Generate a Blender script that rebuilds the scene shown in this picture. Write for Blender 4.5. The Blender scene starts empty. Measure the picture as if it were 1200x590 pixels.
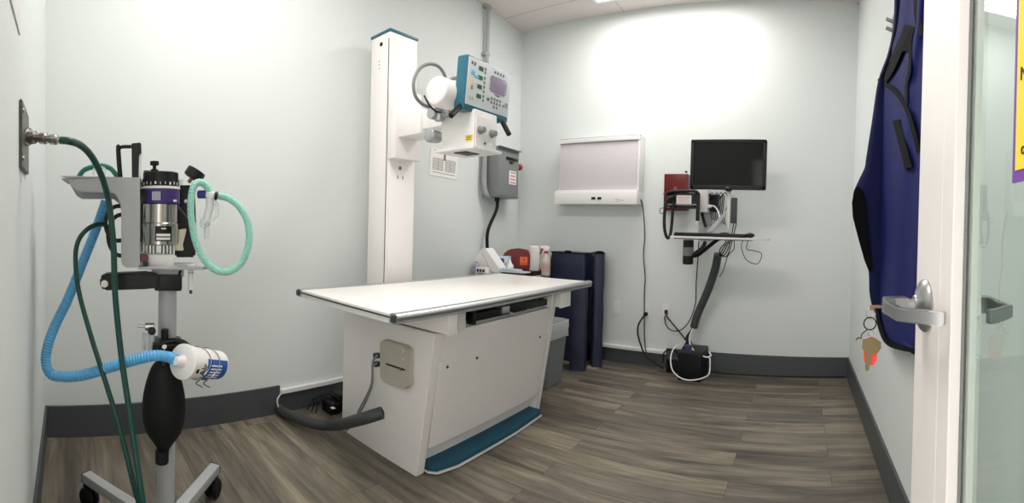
import bpy, bmesh, math, random
from mathutils import Vector, Matrix
random.seed(7)
SC = bpy.context.scene
COL = SC.collection
PI = math.pi

# ---------------------------------------------------------------- camera (phone panorama: cylindrical lens)
F, FY, CX, Y0, TX, TY, H = 544.989, 545.291, 936.129, 275.286, 0.003904, -0.029173, 1.08
def _rot(tx, ty):
    a = Matrix(((1, 0, 0), (0, math.cos(tx), -math.sin(tx)), (0, math.sin(tx), math.cos(tx))))
    b = Matrix(((math.cos(ty), 0, math.sin(ty)), (0, 1, 0), (-math.sin(ty), 0, math.cos(ty))))
    return a @ b
RM = _rot(TX, TY)
tc = (600 - CX) / F
fw = RM @ Vector((math.sin(tc), math.cos(tc), 0)); rt = RM @ Vector((math.cos(tc), -math.sin(tc), 0)); up = RM @ Vector((0, 0, 1))
cd = bpy.data.cameras.new('camera'); cam = bpy.data.objects.new('camera', cd); COL.objects.link(cam)
cd.type = 'PANO'; cd.panorama_type = 'CENTRAL_CYLINDRICAL'
cd.central_cylindrical_range_u_min = -600 / F; cd.central_cylindrical_range_u_max = 600 / F
cd.central_cylindrical_range_v_min = (Y0 - 590) / FY; cd.central_cylindrical_range_v_max = Y0 / FY
cd.central_cylindrical_radius = 1.0
cam.matrix_world = Matrix(((rt.x, up.x, -fw.x, 0), (rt.y, up.y, -fw.y, 0), (rt.z, up.z, -fw.z, H), (0, 0, 0, 1)))
cd.clip_start = 0.01
SC.camera = cam
SC.view_settings.view_transform = 'Standard'; SC.view_settings.look = 'None'
SC.view_settings.exposure = 0.2; SC.view_settings.gamma = 1; SC.view_settings.use_curve_mapping = False
W = bpy.data.worlds.new('world'); SC.world = W; W.use_nodes = True
W.node_tree.nodes['Background'].inputs[0].default_value = (0.90, 0.86, 0.83, 1)
W.node_tree.nodes['Background'].inputs[1].default_value = 2.9
def area(name, loc, sx, sy, power, color, rot=(0, 0, 0)):
    l = bpy.data.lights.new(name, 'AREA'); l.shape = 'RECTANGLE'; l.size = sx; l.size_y = sy; l.energy = power; l.color = color
    o = bpy.data.objects.new(name, l); o.location = loc; o.rotation_euler = rot; COL.objects.link(o); return o
CEIL = 2.898
area('lamp_far_troffer', (-1.02, 3.05, CEIL - .035), 1.1, .5, 14, (1, .945, .92))
area('lamp_near_troffer', (-1.25, .80, CEIL - .035), 1.1, .5, 19, (1, .945, .92))

def ray(px, py):
    t = (px - CX) / F; return RM @ Vector((math.sin(t), math.cos(t), -(py - Y0) / FY))
def at(px, py, x=None, y=None, z=None, d=None):
    r = ray(px, py)
    s = x / r.x if x is not None else y / r.y if y is not None else (z - H) / r.z if z is not None else d / math.hypot(r.x, r.y)
    return Vector((0, 0, H)) + r * s
# the long left wall leans by a couple of degrees from square
DX, AX = 2.372, 0.04664
NX = Vector((math.cos(AX), math.sin(AX), 0)); UX = Vector((-math.sin(AX), math.cos(AX), 0))
def WX(px, py, off=0):
    r = ray(px, py); c = Vector((-DX + off, 1.5, 0)); s = NX.dot(c) / NX.dot(Vector((r.x, r.y, 0))); return Vector((0, 0, H)) + r * s
def wx(y, z, off=0): return Vector((-DX - (y - 1.5) * math.tan(AX), y, z)) + NX * off
YB, YF, XR = 3.573, -0.113, 0.413

# ---------------------------------------------------------------- materials
def lin(c):
    return tuple(((v / 255) / 12.92 if v / 255 <= .04045 else ((v / 255 + .055) / 1.055) ** 2.4) for v in c)
_m = {}
def mat(name, rgb, rough=.5, metal=0, var=.04, scale=25, bump=0, spec=.5, alpha=1, emit=0, coat=0, trans=0):
    if name in _m: return _m[name]
    m = bpy.data.materials.new(name); m.use_nodes = True; nt = m.node_tree; b = nt.nodes['Principled BSDF']
    c = lin(rgb)
    tcn = nt.nodes.new('ShaderNodeTexCoord'); no = nt.nodes.new('ShaderNodeTexNoise'); no.inputs['Scale'].default_value = scale; no.inputs['Detail'].default_value = 4
    nt.links.new(tcn.outputs['Object'], no.inputs['Vector'])
    mx = nt.nodes.new('ShaderNodeMix'); mx.data_type = 'RGBA'
    mx.inputs[6].default_value = (*[v * (1 - var) for v in c], 1); mx.inputs[7].default_value = (*[min(1, v * (1 + var)) for v in c], 1)
    nt.links.new(no.outputs[0], mx.inputs[0]); nt.links.new(mx.outputs[2], b.inputs['Base Color'])
    b.inputs['Roughness'].default_value = rough; b.inputs['Metallic'].default_value = metal
    b.inputs['Specular IOR Level'].default_value = spec; b.inputs['Alpha'].default_value = alpha
    b.inputs['Coat Weight'].default_value = coat; b.inputs['Transmission Weight'].default_value = trans
    if emit: b.inputs['Emission Color'].default_value = (*c, 1); b.inputs['Emission Strength'].default_value = emit
    if bump:
        bp = nt.nodes.new('ShaderNodeBump'); bp.inputs['Strength'].default_value = bump; bp.inputs['Distance'].default_value = .003
        nt.links.new(no.outputs[0], bp.inputs['Height']); nt.links.new(bp.outputs[0], b.inputs['Normal'])
    _m[name] = m; return m
M_wall = mat('wall_paint', (215, 221, 219), .62, var=.012, scale=3, bump=.05)
M_base = mat('slate_vinyl', (70, 74, 77), .45, var=.05, scale=8)
M_white = mat('white_enamel', (238, 235, 233), .35, var=.012, scale=6)
M_whitep = mat('white_plastic', (228, 227, 226), .4, var=.015)
M_tabletop = mat('white_laminate', (243, 240, 236), .28, var=.008, scale=4)
M_alu = mat('brushed_aluminium', (190, 192, 194), .32, .85, var=.05, scale=60)
M_steel = mat('polished_steel', (176, 174, 170), .22, .95, var=.05, scale=40)
M_nickel = mat('satin_nickel', (168, 168, 168), .3, .9, var=.03, scale=50)
M_black = mat('black_plastic', (17, 18, 19), .42, var=.1, spec=.3)
M_rubber = mat('black_rubber', (17, 18, 19), .6, var=.12, scale=18, spec=.25)
M_dark = mat('dark_grey_plastic', (58, 61, 63), .5, var=.06)
M_teal = mat('teal_enamel', (34, 98, 116), .38, var=.04)
M_tealpad = mat('teal_mat', (22, 80, 100), .6, var=.08, scale=70, bump=.1)
M_beige = mat('beige_plastic', (186, 182, 166), .5, var=.03)
M_greyenamel = mat('grey_enamel', (168, 170, 171), .45, var=.03)
M_boxgrey = mat('switchbox_grey', (122, 127, 127), .45, var=.04)
M_grey = mat('cable_grey', (130, 130, 128), .5, var=.05)
M_green = mat('green_hose_rubber', (10, 66, 56), .4, var=.08)
M_blue = mat('blue_hose_plastic', (68, 150, 205), .4, var=.04)
M_cloth = mat('royal_blue_nylon', (22, 28, 90), .75, var=.12, scale=9, bump=.3, spec=.2)
M_trim = mat('black_binding', (12, 12, 15), .85, var=.1, scale=60, spec=.12)
M_navy = mat('navy_vinyl', (30, 36, 62), .45, var=.12, scale=14, bump=.3)
M_purple = mat('purple_label', (58, 36, 104), .5, var=.03)
M_red = mat('red_plastic', (168, 26, 34), .4, var=.05)
M_darkred = mat('dark_red_acrylic', (96, 16, 20), .25, var=.05, spec=.3)
M_maroon = mat('sharps_red_plastic', (106, 30, 26), .45, var=.05)
M_maroonpad = mat('maroon_vinyl', (58, 26, 34), .5, var=.1)
M_orange = mat('orange_label', (238, 104, 48), .5, var=.02)
M_paper = mat('paper_white', (232, 230, 226), .8, var=.01)
M_ink = mat('ink_grey', (120, 122, 124), .8, var=.05)
M_inkd = mat('ink_dark', (40, 40, 44), .7, var=.05)
M_clear = mat('clear_plastic', (225, 232, 232), .15, alpha=.38, var=.02)
M_liner = mat('bin_liner_film', (214, 216, 218), .25, alpha=.8, var=.05, scale=30, bump=.6)
M_bin = mat('bin_grey_plastic', (118, 122, 126), .5, var=.04)
M_brass = mat('brass', (150, 128, 82), .35, .8, var=.1)
M_bronze = mat('worn_brass_key', (112, 100, 72), .4, .8, var=.15)
M_tan = mat('tan_grip', (126, 98, 66), .6, var=.1)
M_door = mat('door_white_paint', (236, 232, 228), .35, var=.01)
M_yellow = mat('poster_yellow', (250, 214, 60), .6, var=.02)
M_ppurple = mat('poster_purple', (112, 66, 158), .6, var=.02)
M_screenoff = mat('dark_screen', (8, 9, 10), .08, var=.02, spec=.22)
M_lcd = mat('violet_lcd', (150, 136, 164), .25, var=.02)
M_face = mat('console_face', (214, 220, 222), .35, var=.01)
M_ygreen = mat('green_led_window', (20, 92, 66), .3, var=.05)
M_cyan = mat('cyan_print', (112, 196, 222), .4, var=.02)
M_peach = mat('peach_print', (232, 208, 172), .4, var=.02)
M_lightbox = mat('diffuser_acrylic', (204, 199, 202), .3, var=.01, scale=5)
M_labelblue = mat('label_blue', (38, 86, 168), .5, var=.04)
M_yel = mat('warning_yellow', (232, 206, 40), .5, var=.02)
M_violet = mat('violet_bottle', (158, 150, 184), .45, var=.05)
M_ltblue = mat('light_blue_box', (176, 206, 222), .5, var=.05)
M_spray = mat('spray_liquid_plastic', (206, 196, 186), .25, alpha=.85, var=.02)

def ribbed(name, rgb, freq, rough=.4, alpha=1):
    m = mat(name, rgb, rough, alpha=alpha); nt = m.node_tree; b = nt.nodes['Principled BSDF']
    uv = nt.nodes.new('ShaderNodeUVMap'); uv.uv_map = 'UVMap'
    wv = nt.nodes.new('ShaderNodeTexWave'); wv.inputs['Scale'].default_value = freq; wv.bands_direction = 'X'
    bp = nt.nodes.new('ShaderNodeBump'); bp.inputs['Strength'].default_value = .8; bp.inputs['Distance'].default_value = .003
    nt.links.new(uv.outputs[0], wv.inputs[0]); nt.links.new(wv.outputs['Fac'], bp.inputs['Height']); nt.links.new(bp.outputs[0], b.inputs['Normal'])
    return m
M_bluerib = ribbed('blue_corrugated_plastic', (92, 172, 222), 34)
M_tealrib = ribbed('mint_corrugated_plastic', (150, 208, 192), 44)
M_flex = ribbed('flexible_conduit_metal', (158, 160, 160), 40)
M_spiral = ribbed('spiral_sleeve_grey', (56, 60, 60), 30)

def floor_mat():
    m = bpy.data.materials.new('vinyl_planks'); m.use_nodes = True; nt = m.node_tree; b = nt.nodes['Principled BSDF']; N = nt.nodes.new; L = nt.links.new
    tcn = N('ShaderNodeTexCoord')
    br = N('ShaderNodeTexBrick'); br.offset = .37; br.inputs['Scale'].default_value = 1; br.inputs['Brick Width'].default_value = 1.22; br.inputs['Row Height'].default_value = .135
    br.inputs['Mortar Size'].default_value = .0012; br.inputs['Mortar Smooth'].default_value = .2; br.inputs['Bias'].default_value = 0
    br.inputs['Color1'].default_value = (0, 0, 0, 1); br.inputs['Color2'].default_value = (1, 1, 1, 1); br.inputs['Mortar'].default_value = (.3, .3, .3, 1)
    L(tcn.outputs['Object'], br.inputs['Vector'])
    # shift the grain by plank so that each board has its own figure
    ad = N('ShaderNodeVectorMath'); ad.operation = 'MULTIPLY_ADD'; ad.inputs[1].default_value = (7.3, 3.1, 5.7)
    L(br.outputs['Color'], ad.inputs[0]); L(tcn.outputs['Object'], ad.inputs[2])
    mp = N('ShaderNodeMapping'); mp.inputs['Scale'].default_value = (1.0, 8, 1); L(ad.outputs[0], mp.inputs['Vector'])
    n1 = N('ShaderNodeTexNoise'); n1.inputs['Scale'].default_value = 1.6; n1.inputs['Detail'].default_value = 8; n1.inputs['Roughness'].default_value = .62; n1.inputs['Distortion'].default_value = .5; L(mp.outputs[0], n1.inputs['Vector'])
    mp2 = N('ShaderNodeMapping'); mp2.inputs['Scale'].default_value = (2.2, 60, 1); L(ad.outputs[0], mp2.inputs['Vector'])
    n2 = N('ShaderNodeTexNoise'); n2.inputs['Scale'].default_value = 1.5; n2.inputs['Detail'].default_value = 5; L(mp2.outputs[0], n2.inputs['Vector'])
    r1 = N('ShaderNodeValToRGB'); e = r1.color_ramp.elements
    e[0].position = .30; e[0].color = (*lin((80, 75, 67)), 1); e[1].position = .70; e[1].color = (*lin((156, 147, 129)), 1)
    k = e.new(.5); k.color = (*lin((120, 113, 100)), 1)
    L(n1.outputs[0], r1.inputs[0])
    mx = N('ShaderNodeMix'); mx.data_type = 'RGBA'; mx.blend_type = 'MULTIPLY'; mx.inputs[0].default_value = 1
    r2 = N('ShaderNodeValToRGB'); r2.color_ramp.elements[0].color = (.66, .66, .68, 1); r2.color_ramp.elements[1].color = (1.12, 1.1, 1.06, 1)
    L(br.outputs['Color'], r2.inputs[0]); L(r1.outputs[0], mx.inputs[6]); L(r2.outputs[0], mx.inputs[7])
    m2 = N('ShaderNodeMix'); m2.data_type = 'RGBA'; m2.blend_type = 'MULTIPLY'; m2.inputs[0].default_value = .5
    r3 = N('ShaderNodeValToRGB'); r3.color_ramp.elements[0].position = .3; r3.color_ramp.elements[0].color = (.45, .44, .43, 1); r3.color_ramp.elements[1].position = .6; r3.color_ramp.elements[1].color = (1, 1, 1, 1)
    L(n2.outputs[0], r3.inputs[0]); L(mx.outputs[2], m2.inputs[6]); L(r3.outputs[0], m2.inputs[7])
    m3 = N('ShaderNodeMix'); m3.data_type = 'RGBA'; L(br.outputs['Fac'], m3.inputs[0]); L(m2.outputs[2], m3.inputs[6]); m3.inputs[7].default_value = (*lin((58, 54, 50)), 1)
    L(m3.outputs[2], b.inputs['Base Color']); b.inputs['Roughness'].default_value = .42
    return m
def ceil_mat():
    m = bpy.data.materials.new('acoustic_tiles'); m.use_nodes = True; nt = m.node_tree; b = nt.nodes['Principled BSDF']; N = nt.nodes.new; L = nt.links.new
    tcn = N('ShaderNodeTexCoord'); mp = N('ShaderNodeMapping'); mp.inputs['Location'].default_value = (1.644 + 1.22 * 4, -3.355 + .61 * 10, 0); L(tcn.outputs['Object'], mp.inputs['Vector'])
    br = N('ShaderNodeTexBrick'); br.offset = 0; br.inputs['Scale'].default_value = 1; br.inputs['Brick Width'].default_value = 1.22; br.inputs['Row Height'].default_value = .61
    br.inputs['Mortar Size'].default_value = .011; br.inputs['Mortar Smooth'].default_value = 0
    br.inputs['Color1'].default_value = (*lin((228, 219, 217)), 1); br.inputs['Color2'].default_value = (*lin((224, 215, 213)), 1); br.inputs['Mortar'].default_value = (*lin((206, 198, 195)), 1)
    L(mp.outputs[0], br.inputs['Vector'])
    n = N('ShaderNodeTexNoise'); n.inputs['Scale'].default_value = 90; n.inputs['Detail'].default_value = 4; L(tcn.outputs['Object'], n.inputs['Vector'])
    mx = N('ShaderNodeMix'); mx.data_type = 'RGBA'; mx.blend_type = 'MULTIPLY'; mx.inputs[0].default_value = .35; L(br.outputs['Color'], mx.inputs[6]); L(n.outputs[0], mx.inputs[7])
    r = N('ShaderNodeValToRGB'); r.color_ramp.elements[0].position = .35; r.color_ramp.elements[0].color = (.6, .6, .6, 1); r.color_ramp.elements[1].position = .5; L(n.outputs[0], r.inputs[0]); L(r.outputs[0], mx.inputs[7])
    L(mx.outputs[2], b.inputs['Base Color']); b.inputs['Roughness'].default_value = .9
    return m
def glass_mat():
    m = bpy.data.materials.new('door_glass'); m.use_nodes = True; nt = m.node_tree; N = nt.nodes.new; L = nt.links.new
    nt.nodes.remove(nt.nodes['Principled BSDF']); o = nt.nodes['Material Output']
    fr = N('ShaderNodeFresnel'); fr.inputs[0].default_value = 1.7
    tr = N('ShaderNodeBsdfTransparent'); tr.inputs[0].default_value = (.90, .95, .93, 1); gl = N('ShaderNodeBsdfGlossy'); gl.inputs['Roughness'].default_value = .01
    gl.inputs[0].default_value = (.97, 1, .99, 1)
    ge = N('ShaderNodeNewGeometry'); om = N('ShaderNodeMath'); om.operation = 'SUBTRACT'; om.inputs[0].default_value = 1; L(ge.outputs['Backfacing'], om.inputs[1])
    mu = N('ShaderNodeMath'); mu.operation = 'MULTIPLY'; L(fr.outputs[0], mu.inputs[0]); L(om.outputs[0], mu.inputs[1])
    mx = N('ShaderNodeMixShader'); L(mu.outputs[0], mx.inputs[0]); L(tr.outputs[0], mx.inputs[1]); L(gl.outputs[0], mx.inputs[2]); L(mx.outputs[0], o.inputs[0]); return m
def emit_mat(name, rgb, s):
    m = bpy.data.materials.new(name); m.use_nodes = True; nt = m.node_tree; nt.nodes.remove(nt.nodes['Principled BSDF']); e = nt.nodes.new('ShaderNodeEmission')
    e.inputs[0].default_value = (*lin(rgb), 1); e.inputs[1].default_value = s; nt.links.new(e.outputs[0], nt.nodes['Material Output'].inputs[0]); return m

# ---------------------------------------------------------------- mesh helpers (all in world coordinates)
def B(): return bmesh.new()
ID = (Vector((1, 0, 0)), Vector((0, 1, 0)), Vector((0, 0, 1)))
def box(bm, c, s, bev=0, fr=ID, seg=2):
    c = Vector(c); t = bmesh.new(); bmesh.ops.create_cube(t, size=1)
    for v in t.verts: v.co = Vector((v.co.x * s[0], v.co.y * s[1], v.co.z * s[2]))
    if bev: bmesh.ops.bevel(t, geom=t.edges[:], offset=min(bev, min(s) * .45), segments=seg, affect='EDGES', profile=.6)
    for v in t.verts: v.co = c + fr[0] * v.co.x + fr[1] * v.co.y + fr[2] * v.co.z
    _merge(bm, t); return bm
def _merge(bm, t):
    me = bpy.data.meshes.new('t'); t.to_mesh(me); t.free(); bm.from_mesh(me); bpy.data.meshes.remove(me)
def box2(bm, a, b, bev=0):
    a = Vector(a); b = Vector(b); return box(bm, (a + b) / 2, [abs(b[i] - a[i]) for i in range(3)], bev)
def basis(d):
    d = Vector(d).normalized(); u = Vector((0, 0, 1)) if abs(d.z) < .9 else Vector((1, 0, 0)); a = d.cross(u).normalized(); return a, a.cross(d).normalized(), d
def lathe(bm, base, axis, prof, n=28, sx=1, fr=None):
    """prof: (distance along axis, radius)"""
    a, b, d = fr or basis(axis); base = Vector(base); rings = []
    for h, r in prof:
        rings.append([bm.verts.new(base + d * h + a * (math.cos(2 * PI * i / n) * r * sx) + b * (math.sin(2 * PI * i / n) * r)) for i in range(n)])
    for p, q in zip(rings, rings[1:]):
        for i in range(n): bm.faces.new((p[i], p[(i + 1) % n], q[(i + 1) % n], q[i]))
    for k, h in ((0, prof[0][0]), (-1, prof[-1][0])):
        if prof[k][1] > 1e-5: bm.faces.new(rings[k][::-1] if k == 0 else rings[k])
    bmesh.ops.recalc_face_normals(bm, faces=bm.faces); return bm
def cyl(bm, a, b, r, n=24, bev=.0015, r2=None):
    a = Vector(a); b = Vector(b); L = (b - a).length; r2 = r if r2 is None else r2; bev = min(bev, L * .3, r * .4)
    return lathe(bm, a, b - a, [(0, r - bev), (bev, r), (L - bev, r2), (L, r2 - bev)], n)
def spline(pts, k=8):
    P = [Vector(p) for p in pts]
    if len(P) < 3: return P
    o = []
    for i in range(len(P) - 1):
        p0 = P[max(0, i - 1)]; p1 = P[i]; p2 = P[i + 1]; p3 = P[min(len(P) - 1, i + 2)]
        for j in range(k):
            t = j / k; o.append(.5 * ((2 * p1) + (p2 - p0) * t + (2 * p0 - 5 * p1 + 4 * p2 - p3) * t * t + (3 * p1 - p0 - 3 * p2 + p3) * t ** 3))
    return o + [P[-1]]
def tube(bm, pts, r, n=12, smooth=True, k=8, rib=0, pitch=.006, inner=0):
    P = spline(pts, k) if smooth else [Vector(p) for p in pts]
    if rib:      # real ridges: resample finely
        Q = [P[0]]; step = pitch / 4
        for a, b in zip(P, P[1:]):
            m = max(1, int(round((b - a).length / step)))
            for j in range(1, m + 1): Q.append(a.lerp(b, j / m))
        P = Q
    uvl = bm.loops.layers.uv.verify(); rings = []; acc = 0; us = []
    d = (P[1] - P[0]).normalized(); a, b, _ = basis(d)
    for i, p in enumerate(P):
        t = (P[min(i + 1, len(P) - 1)] - P[max(i - 1, 0)]).normalized()
        a = (a - t * a.dot(t)).normalized(); b = t.cross(a)
        if i: acc += (P[i] - P[i - 1]).length
        rr = (r(i / (len(P) - 1)) if callable(r) else r) + (rib * (.5 + .5 * math.sin(acc / pitch * 2 * PI)) if rib else 0)
        us.append(acc); rings.append([bm.verts.new(p + a * math.cos(2 * PI * j / n) * rr + b * math.sin(2 * PI * j / n) * rr) for j in range(n)])
    for i in range(len(rings) - 1):
        for j in range(n):
            f = bm.faces.new((rings[i][j], rings[i][(j + 1) % n], rings[i + 1][(j + 1) % n], rings[i + 1][j]))
            for l, u, v in zip(f.loops, (us[i], us[i], us[i + 1], us[i + 1]), (j / n, (j + 1) / n, (j + 1) / n, j / n)): l[uvl].uv = (u, v)
    bm.faces.new(rings[0][::-1]); bm.faces.new(rings[-1]); bmesh.ops.recalc_face_normals(bm, faces=bm.faces); return bm
def prism(bm, poly, off, bev=0):
    """flat outline (list of 3D points) given a real thickness along OFF"""
    t = bmesh.new(); vs = [t.verts.new(Vector(p)) for p in poly]; f = t.faces.new(vs)
    r = bmesh.ops.extrude_face_region(t, geom=[f]); off = Vector(off)
    for v in [g for g in r['geom'] if isinstance(g, bmesh.types.BMVert)]: v.co += off
    bmesh.ops.recalc_face_normals(t, faces=t.faces)
    if bev:
        bmesh.ops.bevel(t, geom=[e for e in t.edges if e.calc_face_angle(0) > .5], offset=bev, segments=2, affect='EDGES')
    _merge(bm, t); return bm
def rrect(c, u, v, w, h, r, n=5):
    c = Vector(c); o = []
    for sx, sy, a0 in ((1, 1, 0), (-1, 1, PI / 2), (-1, -1, PI), (1, -1, 1.5 * PI)):
        for i in range(n + 1):
            a = a0 + PI / 2 * i / n; o.append(c + u * (sx * (w / 2 - r) + r * math.cos(a)) + v * (sy * (h / 2 - r) + r * math.sin(a)))
    return o
def text(bm, s, c, u, v, size, thick=.0006):
    cu = bpy.data.curves.new('t', 'FONT'); cu.body = s; cu.size = size; cu.extrude = thick; cu.align_x = 'CENTER'; cu.align_y = 'CENTER'
    o = bpy.data.objects.new('t', cu); me = bpy.data.meshes.new_from_object(o); w = u.cross(v); t = bmesh.new(); t.from_mesh(me)
    for q in t.verts: q.co = Vector(c) + u * q.co.x + v * q.co.y + w * q.co.z
    _merge(bm, t); bpy.data.objects.remove(o); bpy.data.curves.remove(cu); bpy.data.meshes.remove(me); return bm

ORG = {}
def thing(name, label, cat, loc, group=None):
    o = bpy.data.objects.new(name, None); o.empty_display_size = .05; COL.objects.link(o); o.location = loc
    ORG[o] = Vector(loc); o['label'] = label; o['category'] = cat
    if group: o['group'] = group
    return o
def obj(name, bm, m, parent=None, smooth=40, label=None):
    me = bpy.data.meshes.new(name)
    if parent is not None: org = ORG[parent]
    else:
        xs = [v.co for v in bm.verts]; org = Vector(((min(v.x for v in xs) + max(v.x for v in xs)) / 2, (min(v.y for v in xs) + max(v.y for v in xs)) / 2, min(v.z for v in xs)))
    for v in bm.verts: v.co -= org
    bm.to_mesh(me); bm.free()
    if smooth:
        for p in me.polygons: p.use_smooth = True
        me.set_sharp_from_angle(angle=math.radians(smooth))
    me.materials.append(m)
    o = bpy.data.objects.new(name, me); COL.objects.link(o)
    if parent is not None: o.parent = parent
    else: o.location = org
    ORG[o] = org
    if label: o['label'] = label
    return o
def tag(o, label, cat, group=None, kind=None):
    o['label'] = label; o['category'] = cat
    if group: o['group'] = group
    if kind: o['kind'] = kind
    return o
def struct(name, bm, m, label=None, smooth=0):
    o = obj(name, bm, m, None, smooth); o['kind'] = 'structure'; o['label'] = label or name; o['category'] = name.split('_')[0]; return o
def dup(root, delta, label=None):
    r = root.copy(); COL.objects.link(r); r.location = root.location + Vector(delta)
    if label: r['label'] = label
    for ch in list(root.children):
        c = ch.copy(); COL.objects.link(c); c.parent = r
        for g in ch.children: d = g.copy(); COL.objects.link(d); d.parent = c
    return r
X, Y, Z = ID

# ================================================================= THE ROOM
cFL = wx(YF, 0); cBL = wx(YB, 0)
struct('floor', box2(B(), (-2.62, YF - .9, -.1), (XR + .12, YB + .12, 0)), floor_mat(), 'grey brown wood-look vinyl plank floor')
struct('ceiling', box2(B(), (-2.62, YF - .12, CEIL), (XR + .12, YB + .12, CEIL + .08)), ceil_mat(), 'white speckled acoustic tile ceiling')
bm = B(); prism(bm, [wx(YF - .12, 0), wx(YB + .12, 0), wx(YB + .12, 0) - NX * .12, wx(YF - .12, 0) - NX * .12], (0, 0, CEIL)); struct('wall_left', bm, M_wall, 'pale mint wall behind the x-ray table')
struct('wall_back', box2(B(), (cBL.x - .02, YB, 0), (XR + .12, YB + .12, CEIL)), M_wall, 'pale mint far wall with the computer mount')
struct('wall_right', box2(B(), (XR, YF - .12, 0), (XR + .12, YB, CEIL)), M_wall, 'pale wall behind the hanging aprons')
bm = B(); box2(bm, (cFL.x - .02, YF - .12, 0), (-.66, YF, CEIL)); box2(bm, (-.66, YF - .12, 2.14), (XR, YF, CEIL)); box2(bm, (.25, YF - .12, 0), (XR, YF, 2.14)); struct('wall_front', bm, M_wall, 'pale wall around the doorway, with the gas outlet')
HB, HL, TB = .158, .112, .012
yr = WX(327, 455).y
def bl(y0, y1, h, name): bm = B(); prism(bm, [wx(y0, 0), wx(y1, 0), wx(y1, 0) + NX * TB, wx(y0, 0) + NX * TB], (0, 0, h)); return struct(name, bm, M_base, 'dark slate vinyl baseboard')
bl(YF, yr, HB, 'baseboard_left_near'); bl(yr, YB, HL, 'baseboard_left_far')
xr = at(781, 417, y=YB).x
struct('baseboard_back_low', box2(B(), (cBL.x, YB - TB, 0), (xr, YB, HL)), M_base, 'dark slate vinyl baseboard')
struct('baseboard_back', box2(B(), (xr, YB - TB, 0), (XR, YB, HB)), M_base, 'dark slate vinyl baseboard')
struct('baseboard_right', box2(B(), (XR - TB, YF, 0), (XR, YB, HB)), M_base, 'dark slate vinyl baseboard')
struct('baseboard_front', box2(B(), (cFL.x, YF, 0), (-.66, YF + TB, HB)), M_base, 'dark slate vinyl baseboard')
bm = B(); prism(bm, [wx(yr, HL), wx(YB, HL), wx(YB, HL) + NX * .026, wx(yr, HL) + NX * .026], (0, 0, .026), .003)
tag(obj('cable_raceway', bm, M_whitep), 'white cable raceway along the baseboard behind the x-ray table', 'raceway')
tag(obj('cable_raceway', box2(B(), (cBL.x + .05, YB - .026, HL), (xr, YB, HL + .026), .003), M_whitep), 'white cable raceway along the baseboard under the lightbox', 'raceway')

# ---- ceiling lights
def troffer(cx, cy, label):
    t = thing('ceiling_light', label, 'ceiling light', (cx, cy, CEIL - .02))
    bm = B()
    for a, b in (((cx - .6, cy - .3), (cx + .6, cy - .27)), ((cx - .6, cy + .27), (cx + .6, cy + .3)), ((cx - .6, cy - .27), (cx - .57, cy + .27)), ((cx + .57, cy - .27), (cx + .6, cy + .27))):
        box2(bm, (*a, CEIL - .02), (*b, CEIL + .004))
    obj('frame', bm, M_whitep, t); obj('diffuser', box2(B(), (cx - .57, cy - .27, CEIL - .012), (cx + .57, cy + .27, CEIL - .002)), emit_mat('lit_diffuser', (255, 250, 244), 6), t)
troffer(-1.02, 3.05, 'bright rectangular ceiling light close to the far wall')
troffer(-1.25, .80, 'bright rectangular ceiling light near the doorway')

# ================================================================= X-RAY TABLE
t = thing('xray_table', 'white x-ray table with floating top, aluminium rail and teal foot treadle', 'x-ray table', (-1.72, 1.858, 0))
zt, px0, px1, py0, py1 = .634, -2.007, -1.434, 1.362, 2.353
fo = .094
def cheek(y0, y1):
    return prism(B(), [(px0, y0, 0), (px1, y0, 0), (px1 + fo, y0, zt), (px0, y0, zt)], (0, y1 - y0, 0), .004)
obj('end_panel', cheek(py0, py0 + .05), M_white, t); obj('end_panel', cheek(py1 - .05, py1), M_white, t)
bm = B(); prism(bm, [(px0, py0 + .05, .015), (px1 - .04, py0 + .05, .015), (px1 - .035 , py0 + .05, .12), (px1 + fo * .12 / zt - .006, py0 + .05, .12), (px1 + fo - .002, py0 + .05, zt), (px0, py0 + .05, zt)], (0, py1 - py0 - .1, 0)); obj('pedestal', bm, M_white, t)
# inset service panel on the sloping front
def fr_pt(y, z, o=0): return Vector((px1 + fo * z / zt + o, y, z))
bm = B(); prism(bm, [fr_pt(py0 + .055, .115, -.003), fr_pt(py1 - .055, .115, -.003), fr_pt(py1 - .055, .50, -.003), fr_pt(py0 + .055, .50, -.003)], (.0055, 0, -.001), .002)
sp = obj('service_panel', bm, M_white, t)
for y in (py0 + .10, py0 + .30, py1 - .14):
    c = fr_pt(y, .475, .005); obj('screw', lathe(B(), c, (1, 0, 0), [(0, .007), (.003, .006), (.004, .001)], 14), M_dark, sp)
obj('base_plinth', box2(B(), (px0 + .02, py0 + .02, 0), (px1 - .1, py1 - .02, .06)), M_dark, t)
# carriage: two cross beams, film tray mechanism between
for y0, y1 in ((py0 + .012, py0 + .062), (py1 - .06, py1 + .05)):
    bm = B(); box2(bm, (px0 + .03, y0, zt + .006), (px1 + fo + .055, y1, .724), .004); box2(bm, (px1 + fo + .055, y0 - .004, zt + .001), (px1 + fo + .067, y1 + .004, .724), .003); obj('cross_beam', bm, M_white, t)
obj('carriage_skirt', box2(B(), (px0 + .02, py0 + .005, zt), (px0 + .05, py1 + .02, .722)), M_white, t)
bm = B(); box2(bm, (px0 + .1, py0 + .105, zt), (px1 + fo - .02, py1 - .06, zt + .025)); obj('carriage_tray', bm, M_alu, t)
bm = B(); box2(bm, (px1 + fo - .035, py0 + .24, .655), (px1 + fo + .01, py1 - .115, .69), .004); box2(bm, (px1 + fo - .03, py0 + .22, .645), (px1 + fo + .018, py0 + .245, .70), .003)
box2(bm, (px1 + fo - .03, py0 + .49, .66), (px1 + fo + .016, py0 + .76, .705), .006); obj('film_tray_latch', bm, M_black, t)
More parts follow.
